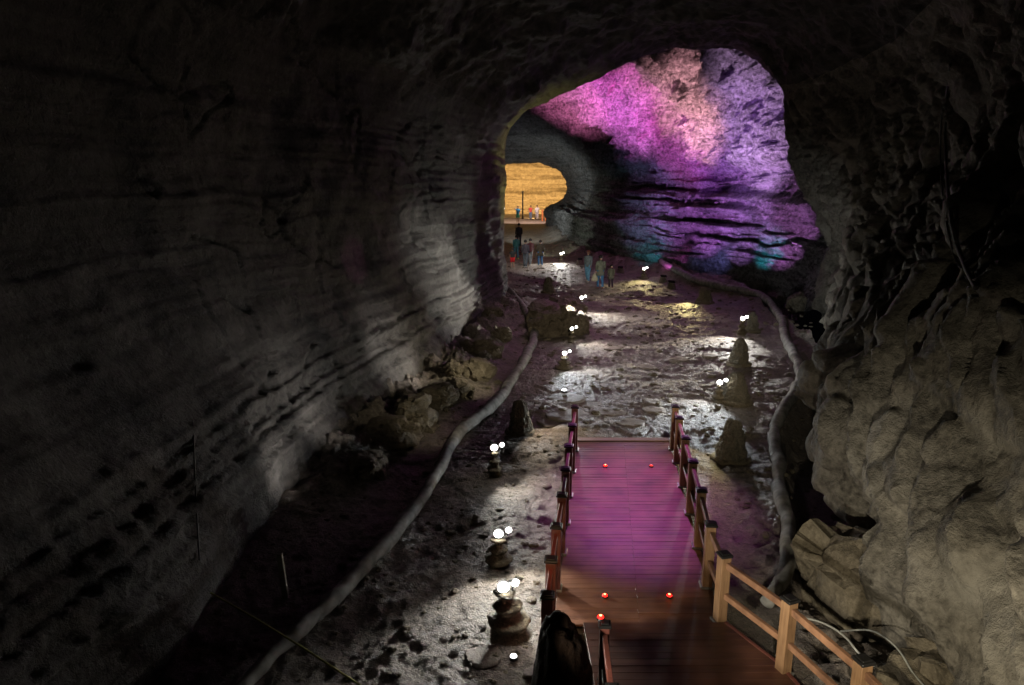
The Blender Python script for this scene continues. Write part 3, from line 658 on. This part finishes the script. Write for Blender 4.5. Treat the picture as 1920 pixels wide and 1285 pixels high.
cone(1410, 622, .74, .24, 'thin rock cone behind the right hand stone lamp', 7)
spot(pix(1305, 560)+Vector((-.4, -.2, .45)), pix(1262, 578), 210, 66, YELLOW, .7)
spot(gp(995, 800)+Vector((.05, 0, .75)), pix(1045, 815), 85, 92, WARM, .6)
spot(gp(1343, 840)+Vector((-.1, 0, .6)), pix(1290, 850), 38, 92, YELLOW, .6)

# ------------------------------------------------------------------ boulders
def boulder(loc, size, seed, label, group=None, rz=0, mat=None, sub=4, name='boulder', jag=1.0):
    bm = bmesh.new(); bmesh.ops.create_icosphere(bm, subdivisions=sub, radius=1)
    V = np.array([v.co[:] for v in bm.verts]); Fc = [tuple(v.index for v in f.verts) for f in bm.faces]; bm.free()
    f, e, v, h = cells(V*1.05+seed*3.3, jag < 1); n = fbm(V*1.6+seed, 5, g=.55)
    r_ = 1+.42*jag*v+.16*jag*n-.05*np.exp(-(e/.08)**2)
    V = V*r_[:, None]
    V = np.sign(V)*np.abs(V)**.85
    V *= np.array(size)
    V += (.02*fbm(V*5+seed, 3))[:, None]
    c, s = math.cos(rz), math.sin(rz); X = V[:, 0]*c-V[:, 1]*s; Y_ = V[:, 0]*s+V[:, 1]*c; V[:, 0], V[:, 1] = X, Y_
    o = mesh_obj(name, V, Fc, mat or M_BOUL, smooth=jag < 1); o.location = loc
    return tag(o, label, 'boulder', group)
GR1 = 'boulders fallen along the foot of the left wall'
bl = [(735, 822, .5, 'broad mossy boulder at the near end of the left rubble bank'), (790, 800, .45, 'wedge shaped boulder beside the left pipe, second in the rubble bank'),
      (822, 745, .42, 'leaning slab like boulder in the middle of the left rubble bank'), (775, 765, .38, 'yellowish boulder low against the left wall'),
      (860, 735, .40, 'brown boulder next to the pipe where it straightens'), (893, 700, .45, 'large tan boulder of the upper rubble bank'),
      (850, 695, .3, 'bright yellow edged boulder under the wall crack'), (915, 660, .42, 'square boulder near the top of the rubble bank'),
      (880, 650, .28, 'small boulder wedged under the grey wall'), (940, 630, .36, 'flat boulder near the lone spotlight block'),
      (925, 590, .34, 'boulder under the corner of the left wall'), (690, 880, .42, 'dim boulder at the shadowed near end of the bank')]
for i, (px, py, s, lb) in enumerate(bl):
    p = gp(px, py); boulder(p+Vector((0, 0, s*.1)), (s*1.15, s*.9, s*.72), i+1, lb, GR1, rz=i*1.3)
hp = [(1045, 628, .85, .75, 'dark boulder at the front of the heap, grooved face'), (1022, 612, .8, .7, 'mossy green boulder on the left of the heap'),
      (1060, 598, 1.0, .65, 'pink lit slab on top of the boulder heap'), (1078, 628, .55, .55, 'rounded boulder behind the lamp at the heap'), (1016, 632, .5, .5, 'low black boulder at the left foot of the heap')]
for i, (px, py, s, hh_, lb) in enumerate(hp):
    p = gp(px, py); boulder(p+Vector((0, .3, .2)), (s, s*.8, hh_), 30+i, lb, 'boulders of the dark heap mid floor', rz=i)
spot(pix(1075, 590)+Vector((.6, .6, 2.2)), pix(1050, 605, .6), 40, 60, MAG, .8)
rb_ = [(1560, 770, .3, 'small boulder stacked at the top of the right trench'), (1550, 820, .35, 'rounded boulder of the right trench, lit on its left rim'), (1572, 800, .3, 'flat boulder leaning on the right wall foot'),
       (1545, 880, .32, 'jagged boulder on the lower right trench edge'), (1575, 930, .42, 'blunt boulder above the black ledge'), (1500, 545, .6, 'brown boulder at the foot of the wall under the right corner of the arch'), (1490, 575, .5, 'pale brown boulder where the right pipe bends')]
for i, (px, py, s, lb) in enumerate(rb_):
    p = gp(px, py); boulder(p+Vector((.1, 0, s*.3)), (s*.8, s*.8, s*.9), 50+i, lb, 'boulders at the foot of the right wall', rz=i)
# black ledge with a lit rim, lower right
p = pix(1590, 1120, 0); boulder((4.75, 8.3, .15), (.62, 1.0, .75), 71, 'large black topped ledge boulder with a pale rim beside the near railing', rz=.3)
boulder((4.75, 6.3, .0), (.55, .8, .55), 72, 'rock below the right wall crossed by a thin cable', rz=.9)
# dark boulder against the near left railing
boulder((.52, 6.2, .15), (.29, .45, 1.02), 84, 'tall dark brown boulder between the stone lamp and the short rail', rz=.2, mat=rock('dark_boulder', (.012, .007, .005), (.045, .025, .015), scale=2, rough=(.7, .95), spec=.15), sub=5, jag=.45)

# flat disc stones
ds = [(1062, 748, .48, 'disc stone carrying a flat spotlight'), (1070, 782, .55, 'large flat disc stone just beyond the left railing'), (1107, 760, .28, 'small round flat stone right of the lit disc'),
      (1145, 775, .36, 'thin oval flat stone in the middle of the floor'), (1228, 770, .3, 'reddish flat stone near the right railing end'), (1180, 795, .34, 'flat stone just beyond the boardwalk end'),
      (1275, 675, .3, 'pale flat stone in the middle distance'), (1212, 690, .26, 'flat stone left of the pale middle one'), (1150, 655, .3, 'flat stone beside the bright middle patch'),
      (1352, 592, .35, 'flat stone in front of the yellow edged cone'), (1330, 668, .28, 'flat stone left of the tall rock cone'), (1030, 795, .3, 'flat stone between the grooved cone and the railing'),
      (905, 1235, .25, 'flat stone right of the ropy lava at the bottom edge'), (1000, 1262, .16, 'pitted flat stone at the bottom edge')]
for i, (px, py, s, lb) in enumerate(ds):
    p = gp(px, py); pr = [(s, -.08), (s*1.02, -.01), (s, .025), (s*.95, .04), (s*.5, .045), (.02, .046)]
    V, Fc = rock_lathe(pr, 36, 60+i, amp=.09, sc=2.2, squash=.8); V[:, 2] = np.where(V[:, 2] > .02, .04+.006*fbm(V*6+i, 3), V[:, 2])
    o = mesh_obj('flat_stone', V, Fc, M_DISC); o.location = p; tag(o, lb, 'flat stone', 'flat stones on the cave floor')
# loose stones nobody would count
r2 = random.Random(11); V_, F_ = [], []
bm = bmesh.new(); bmesh.ops.create_icosphere(bm, subdivisions=2, radius=1); BV = np.array([v.co[:] for v in bm.verts]); BF = [tuple(v.index for v in f.verts) for f in bm.faces]; bm.free()
cnt = 0; xs = []
for k in range(1500):
    y_ = 5+50*r2.random()**1.5; x_ = r2.uniform(float(xl(y_))+.2, float(xr(y_))-.2)
    if 3.0 < y_ < 14.6 and deckx(min(max(y_, 7.7), 14.3))[0]-.3 < x_ < 4: continue
    xs.append((x_, y_))
hs_ = ground_h(np.array([[a, b, 0.] for a, b in xs]))
for k, ((x_, y_), hz) in enumerate(zip(xs, hs_)):
    s = .02+.06*r2.random()**3*min(1, y_/15)+(.0013*y_)
    nn = 1+.5*cells(BV*1.2+k)[2]; Q_ = BV*nn[:, None]*np.array([s*r2.uniform(.8, 1.5), s*r2.uniform(.8, 1.3), s*r2.uniform(.35, .8)])
    V_.append(Q_+np.array([x_, y_, hz])); F_ += [tuple(i+cnt for i in f) for f in BF]; cnt += len(BV)
o = mesh_obj('loose_stones', np.concatenate(V_), np.array(F_), M_BOUL, smooth=False); tag(o, 'loose stones scattered over the cave floor', 'stones', kind='stuff')

# ------------------------------------------------------------------ pipes and cables
def pipe(name, pxs, r, label, mat, cat='pipe', n=10, z=None, seg=22, bands=(), rough=.045):
    pts = [pix(*q) for q in pxs]
    C_ = crom(pts, n); g_ = ground_h(np.array([[p.x, p.y, 0] for p in C_]))
    k = np.ones(9)/9; gs = np.convolve(np.pad(g_, 4, mode='edge'), k, 'valid')
    # sit on the floor level that the photograph shows
    Pn = []
    for p, h in zip(C_, gs):
        zc = max(h, -.12)+r*.8; Pn.append(Vector((p.x, p.y, zc)))
    t = empty(name, Pn[-1], label, cat)
    rs = [r*(1.25-.55*(i/len(Pn))) for i in range(len(Pn))]; V, Fc = tube_vf(Pn, rs, seg); V = np.array([v[:] for v in V])
    cen_ = np.repeat(np.array([p[:] for p in Pn]), seg, 0); d = V-cen_; nn = fbm(V*1.6, 4)*rough*1.6+.012*np.tanh(perlin(V*5)*3); V = cen_+d*(1+nn/r*.6)[:, None]+np.stack([.05*perlin(cen_*.9+3), 0*nn, .05*perlin(cen_*.7+9)+.03], 1)
    mesh_obj('pipe_body', V-np.array(Pn[-1]), Fc, mat, t)
    for b_ in bands:
        i = int(b_*(len(Pn)-2)); a, c = Pn[i], Pn[i+1]; m_ = a; d = (c-a).normalized()
        Vb, Fb = tube_vf([m_-d*.035, m_-d*.03, m_+d*.03, m_+d*.035], [rs[i]*1.02, rs[i]*1.07, rs[i]*1.07, rs[i]*1.02], 24)
        mesh_obj('clamp', np.array([v[:] for v in Vb])-np.array(Pn[-1]), Fb, M_BAND, t)
    return t
pipe('covered_pipe', pipe_r_px, .145, 'thick grey pipe winding along the right side of the floor', M_PIPE, bands=(.71, .93))
pipe('covered_pipe', pipe_l_px, .125, 'thick grey pipe winding along the left side of the floor', M_PIPE, bands=(.5, .76))
def cable(pts, r, label, mat, name='cable', cat='cable', n=8):
    C_ = crom(pts, n); V, Fc = tube_vf(C_, [r]*len(C_), 8); o = mesh_obj(name, [v[:] for v in V], Fc, mat); tag(o, label, cat); return o
cable([pix(1495, 1157, .12), pix(1530, 1164, .12), pix(1562, 1178, .10), pix(1588, 1198, .08), pix(1608, 1222, .05), pix(1650, 1262, .0), pix(1672, 1300, 0)], .013, 'thin white cable on the ground behind the near railing', M_CABLE)
cable([pix(1575, 1184, .3), pix(1630, 1182, .4), pix(1665, 1200, .45), pix(1690, 1226, .45), pix(1712, 1262, .4), pix(1745, 1300, .4)], .011, 'grey cable running over the rock at the foot of the right wall', plain('cable_grey', (.3, .3, .27), .5))
def on_right(px, py, off=.12):
    """where the line of sight meets the right wall, found on its mesh"""
    d = (pixd(px, py, 10)-Vector((0, 0, CAMZ))).normalized()
    hit = RW.ray_cast(Vector((0, 0, CAMZ)), d); return hit[0]-d*off if hit[0] else pixd(px, py, 9)
from mathutils.bvhtree import BVHTree
def bvh(o):
    me = o.data; return BVHTree.FromPolygons([v.co for v in me.vertices], [p.vertices for p in me.polygons])
RW = bvh(bpy.data.objects['cave_wall_right']); LW = bvh(bpy.data.objects['cave_wall_left'])
cable([on_right(*q) for q in ((1782, 120), (1775, 180), (1772, 250), (1775, 330), (1782, 400), (1795, 460), (1812, 505), (1830, 540))], .03, 'thick black cable hanging down the upper right wall', plain('cable_sheath', (.03, .03, .028), .7))
cable([on_right(*q, .16) for q in ((1766, 200), (1763, 280), (1766, 350), (1775, 420), (1790, 480), (1815, 525))], .016, 'thinner cable beside the thick black one on the upper right wall', plain('cable_sheath_thin', (.03, .03, .028), .7))
def on_left(px, py, off=.05):
    d = (pixd(px, py, 10)-Vector((0, 0, CAMZ))).normalized()
    hit = LW.ray_cast(Vector((0, 0, CAMZ)), d); return hit[0]-d*off if hit[0] else pixd(px, py, 9)
cable([on_left(*q) for q in ((362, 790), (364, 850), (367, 920), (371, 1000), (374, 1050))], .012, 'thin black wire hanging down the left wall', M_CABLEB, 'wire', 'wire')
cable([pix(395, 1112, .25), pix(470, 1155, .18), pix(560, 1210, .12), pix(640, 1262, .05), pix(690, 1295, .02)], .012, 'thin yellow green rope across the floor at lower left', M_ROPE, 'rope', 'rope')
# pale stake
bp_ = gp(536, 1122); tp_ = pixd(524, 1038, bp_.y-.02)
bm = bmesh.new(); d = tp_-bp_; z_ = d.normalized(); x_ = Vector((0, 1, 0)).cross(z_).normalized(); y_ = z_.cross(x_)
add_box(bm, (bp_+tp_)/2-z_*.03, (.075, .05, d.length+.06), Matrix((x_, y_, z_)).transposed(), .006)
o = bm_obj('stake', bm, M_PLANK); tag(o, 'pale wooden stake leaning in the dark left of the pipe', 'stake')

# ------------------------------------------------------------------ people
def person(px, py, H, yaw, label, top, legs, step=.0, kind='coat', hair=HAIR, bag=None, arms=(0.0, 0.0), bare=False, hat=None, shoes=(.1, .1, .1), head_turn=0, sleeve=None, z=None, grp=None):
    p = gp(px, py); s = H/1.7
    t = empty('person', p, label, 'person', grp, yaw)          # local: faces +Y
    def J(x, y, z): return Vector((x*s, y*s, z*s))
    st = step
    hipL, hipR = J(-.095, 0, .92), J(.095, 0, .92)
    knL, knR = J(-.10, .16*st+.03, .50), J(.10, -.08*st+.03, .50)
    anL, anR = J(-.10, .30*st-.02, .09), J(.10, -.34*st-.02, .09+.05*abs(st))
    shL, shR = J(-.185, 0, 1.40), J(.185, 0, 1.40)
    aL, aR = arms
    def arm(sh, sx, a):
        el = sh+J(.04*sx, .26*math.sin(a)-.02, -.27*math.cos(a)); wr = el+J(.0*sx, .24*math.sin(a+.35), -.24*math.cos(a+.35)); return el, wr
    elL, wrL = arm(shL, -1, aL); elR, wrR = arm(shR, 1, aR)
    # one continuous skinned body
    verts, edges, rad = [], [], []
    def add(v, r, par=None):
        verts.append(v); rad.append((r*s, r*s)); i = len(verts)-1
        if par is not None: edges.append((par, i))
        return i
    pel = add(J(0, 0, .95), .12); sp = add(J(0, .01, 1.14), .105, pel); ch = add(J(0, .0, 1.32), .125, sp); nk0 = add(J(0, 0, 1.44), .06, ch); nk = add(J(0, .01, 1.50), .05, nk0)
    jaw = add(J(0, .025, 1.55), .068, nk); hd = add(J(0, .015, 1.62), .088, jaw); hd2 = add(J(0, .0, 1.675), .055, hd)
    for hip, kn_, an, sx in ((hipL, knL, anL, -1), (hipR, knR, anR, 1)):
        a = add(hip, .085, pel); b = add((hip+kn_)/2, .075, a); c = add(kn_, .055, b); d = add((kn_*2+an)/3, .055, c); e_ = add(an, .036, d); f_ = add(an+J(0, .13, -.045), .03, e_)
    for sh, el, wr, sx in ((shL, elL, wrL, -1), (shR, elR, wrR, 1)):
        a = add(sh*.97, .055, ch); b = add(el, .04, a); c = add(wr, .026, b); d_ = (wr-el).normalized(); hnd = add(wr+d_*.06*s, .03, c)
        side = d_.cross(Vector((1, 0, 0))).normalized()
        for k in range(4):
            off = side*(k-1.5)*.02*s; f1_ = add(wr+d_*(.10-.004*abs(k-1.5))*s+off, .009, hnd); add(wr+d_*(.155-.012*abs(k-1.4))*s+off+Vector((-sx*.018*s, 0, 0)), .007, f1_)
        th = add(wr+d_*.06*s+side*.04*s, .010, c); add(wr+d_*.10*s+side*.05*s, .008, th)
    me = bpy.data.meshes.new('body'); me.from_pydata([tuple(v) for v in verts], edges, []); 
    ob = bpy.data.objects.new('tmp_body', me); COL.objects.link(ob)
    md = ob.modifiers.new('s', 'SKIN'); md.use_smooth_shade = True; me.skin_vertices[0].data[0].use_root = True
    for i, r in enumerate(rad): me.skin_vertices[0].data[i].radius = r
    ob.modifiers.new('u', 'SUBSURF').levels = 1
    dg = bpy.context.evaluated_depsgraph_get(); m2 = bpy.data.meshes.new_from_object(ob.evaluated_get(dg)); bpy.data.objects.remove(ob)
    m2.materials.clear(); m2.materials.append(SKIN); m2.name = 'body'; m2.polygons.foreach_set('use_smooth', [True]*len(m2.polygons))
    bo = bpy.data.objects.new('body', m2); COL.objects.link(bo); bo.parent = t
    # face: nose, ears, eyes kept small
    fm = MB(); fm.tube([J(0, .095, 1.64), J(0, .125, 1.605), J(0, .10, 1.60)], [.010*s, .014*s, .008*s], 8)
    for sx in (-1, 1): fm.tube([J(sx*.085, -.005, 1.645), J(sx*.10, -.012, 1.62), J(sx*.088, -.002, 1.59)], [.010*s, .016*s, .008*s], 8)
    fm.build('face', SKIN, t)
    em = MB()
    for sx in (-1, 1): em.tube([J(sx*.032, .085, 1.635), J(sx*.032, .101, 1.635)], [.011*s, .008*s], 8)
    em.tube([J(-.025, .094, 1.572), J(0, .103, 1.570), J(.025, .094, 1.572)], [.004*s, .006*s, .004*s], 6)
    em.build('eyes', HAIR, t)
    # hair
    bm = bmesh.new(); bmesh.ops.create_uvsphere(bm, u_segments=20, v_segments=12, radius=.108*s)
    kill = [v for v in bm.verts if v.co.y > .035*s and v.co.z < .035*s or v.co.z < (-.075*s)]
    bmesh.ops.delete(bm, geom=kill, context='VERTS')
    for v in bm.verts: v.co.z *= 1.08
    bmesh.ops.transform(bm, matrix=Matrix.Translation(J(0, -.012, 1.635)), verts=bm.verts); bm_obj('hair', bm, hat or hair, t, True)
    tm = cloth(top); lm = cloth(legs)
    # trousers
    tr = MB(); low = .12 if not bare else .62
    for hip, kn_, an in ((hipL, knL, anL), (hipR, knR, anR)):
        if bare: end = hip+(kn_-hip)*.85; tr.tube([hip+J(0, 0, .05), hip, (hip+end)/2, end], [.10*s, .105*s, .10*s, .098*s], 14)
        else: tr.tube([hip+J(0, 0, .05), hip, (hip+kn_)/2, kn_, (kn_+an)/2, an+J(0, 0, -.01)], [.10*s, .105*s, .092*s, .074*s, .066*s, .058*s], 14)
    tr.tube([J(0, 0, .86), J(0, 0, .94), J(0, 0, 1.03)], [(.16*s, .115*s), (.17*s, .125*s), (.15*s, .11*s)], 18, up=Vector((0, 1, 0)))
    tr.build('trousers' if not bare else 'shorts', lm, t)
    # top
    cb = MB(); hem = {'coat': .68, 'shirt': .93, 'jacket': .86}[kind]; fl = {'coat': .235, 'shirt': .168, 'jacket': .19}[kind]
    cb.tube([J(0, -.01, hem), J(0, 0, (hem+1.05)/2), J(0, 0, 1.08), J(0, 0, 1.25), J(0, 0, 1.38), J(0, 0, 1.44), J(0, .0, 1.475)],
            [(fl*s, fl*.72*s), ((fl+.165)/2*s, .13*s), (.165*s, .12*s), (.19*s, .135*s), (.20*s, .125*s), (.12*s, .09*s), (.07*s, .068*s)], 20, up=Vector((0, 1, 0)))
    for sh, el, wr in ((shL, elL, wrL), (shR, elR, wrR)):
        endp = wr if kind != 'shirt' else sh+(el-sh)*.75
        pth = [sh+J(0, 0, .01), (sh+el)/2, el, wr-(wr-el)*.08] if kind != 'shirt' else [sh+J(0, 0, .01), (sh+el)/2, endp]
        cb.tube(pth, [.072*s, .062*s, .056*s, .045*s][:len(pth)], 12)
    cb.build(kind, tm, t)
    shm = MB()
    for an in (anL, anR):
        shm.tube([an+J(0, -.05, -.045), an+J(0, 0, -.04), an+J(0, .09, -.055), an+J(0, .16, -.065)], [(.035*s, .045*s), (.04*s, .05*s), (.042*s, .035*s), (.03*s, .02*s)], 10)
    shm.build('shoes', cloth(shoes), t)
    Rz = Matrix.Rotation(yaw, 3, 'Z')
    return t, p, Rz @ wrL, Rz @ wrR
GW = 'visitors walking in the cave'
def bagm(p, wr, H, label, col, parent=None, dx=0):
    q = p+wr+Vector((dx, 0, -.08)); bm = MB()
    bm.tube([Vector((0, 0, 0)), Vector((0, 0, -.06)), Vector((0, 0, -.2)), Vector((0, 0, -.36)), Vector((0, 0, -.44)), Vector((0, 0, -.46))], [.015, .04, (.13, .09), (.19, .12), (.17, .11), .04], 16, up=Vector((0, 1, 0)))
    o = bm.build('bag', cloth(col)); o.location = q; tag(o, label, 'bag'); return o
person(1102, 529, 1.74, 2.6, 'person in a grey sweater and light jeans, leftmost of the three nearest walkers', (.2, .24, .25), (.16, .38, .55), .5, 'jacket', hair=plain('hair_brown', (.3, .1, .05), .6), arms=(.2, -.25), shoes=(.5, .5, .42), grp=GW)
_, pc, wl_, wr_ = person(1125, 541, 1.72, .1, 'person in a long olive coat and blue jeans seen from behind, holding a pale bag', (.16, .17, .125), (.05, .16, .32), .35, 'coat', arms=(.0, .1), shoes=(.3, .1, .08), grp=GW)
bagm(pc, wl_, 1.7, 'pale bag hanging from the hand of the person in the long olive coat', (.42, .38, .27), dx=-.06)
person(1145, 540, 1.22, .0, 'child in a short olive coat beside the person in the long coat', (.13, .13, .09), (.03, .02, .03), .3, 'coat', arms=(.15, .0), shoes=(.25, .07, .06), grp=GW)
person(1013, 499, 1.68, .2, 'person in a brown jacket and blue jeans at the right end of the dark group', (.075, .06, .04), (.06, .17, .36), .25, 'coat', shoes=(.4, .4, .4), grp=GW)
person(985, 502, 1.76, -.3, 'person in a dark grey jacket with a pale cloth at the waist', (.07, .06, .08), (.12, .14, .17), .4, 'jacket', shoes=(.3, .3, .3), grp=GW)
person(994, 497, 1.72, .5, 'person in a dark red jacket behind the one in dark grey', (.1, .025, .03), (.17, .18, .19), -.4, 'jacket', shoes=(.4, .4, .4), grp=GW)
person(961, 504, 1.3, .1, 'child in red shorts with pale leggings at the wall corner', (.03, .03, .03), (.75, .02, .03), .3, 'shirt', bare=True, shoes=(.5, .5, .4), grp=GW)
person(968, 486, 1.66, .3, 'person in a teal jacket and teal trousers behind the child in red shorts', (.05, .2, .19), (.05, .16, .2), .4, 'jacket', shoes=(.5, .6, .1), grp=GW)
person(973, 462, 1.75, .1, 'tall dark haired person in black behind the teal one', (.035, .035, .035), (.05, .05, .05), .2, 'jacket', grp=GW)
person(971, 419, 1.78, 2.9, 'person in a blue shirt and green shorts in the far chamber', (.03, .22, .42), (.06, .35, .2), .2, 'shirt', bare=True, arms=(.2, 1.6), grp='visitors in the far amber chamber')
person(995, 413, 1.62, 2.9, 'person in a red top in the far chamber', (.6, .08, .06), (.15, .2, .28), .4, 'shirt', arms=(.8, .3), grp='visitors in the far amber chamber')
person(1007, 413, 1.66, 3.0, 'person in white next to the orange posts', (.65, .6, .58), (.5, .45, .45), .4, 'jacket', arms=(1.0, .2), grp='visitors in the far amber chamber')

# far chamber: two orange posts, a dark pole, a lantern sign and a barrier
for px, lb in ((1017, 'left one of two orange posts at the far chamber'), (1023.5, 'right one of two orange posts at the far chamber')):
    p = gp(px, 415); t = empty('barrier_post', p, lb, 'post')
    bm = bmesh.new(); add_box(bm, (0, 0, .62), (.2, .2, 1.24), None, .02); bm_obj('shaft', bm, plain('orange_wood', (.55, .17, .05), .6), t)
    bm = bmesh.new(); add_box(bm, (0, 0, 1.28), (.25, .25, .06), None, .015); bm_obj('cap', bm, plain('orange_cap', (.5, .2, .08), .6), t)
p = gp(980, 410); t = empty('pole', p, 'tall dark pole standing before the amber wall', 'pole')
m_ = MB(); m_.tube([Vector((0, 0, -.1)), Vector((0, 0, 1.5)), Vector((0, 0, 3.1))], [.1, .09, .08], 12); m_.build('shaft', M_CABLEB, t)
bm = bmesh.new(); add_box(bm, (.0, 0, 3.15), (.3, .2, .14), None, .02); bm_obj('bracket', bm, M_CABLEB, t)
p = gp(943, 408); t = empty('lit_sign', p, 'small white lit sign at the edge of the left wall', 'sign')
m_ = MB(); m_.tube([Vector((0, 0, -.1)), Vector((0, 0, 1.0))], [.04, .04], 10); m_.build('stand', M_METAL, t)
bm = bmesh.new(); add_box(bm, (0, 0, 1.4), (.5, .12, .86), None, .02); fr = bm_obj('frame', bm, M_METAL, t)
bm = bmesh.new(); add_box(bm, (0, -.065, 1.4), (.42, .02, .78), None, .004); bm_obj('panel', bm, plain('sign_panel', (.9, .95, 1), .4, emit=1.6, var=0, bump=0), fr)
M_DARKW = plain('dark_barrier', (.03, .022, .018), .95, spec=.1)
t = railing('barrier', 'low dark barrier across the far chamber behind the visitors', [(-3.2, 84), (-1.2, 84), (.8, 84), (2.8, 84), (4.8, 84)], .0, 1.1, M_DARKW, M_DARKW, .12)
t['category'] = 'barrier'
bpy.context.view_layer.update()
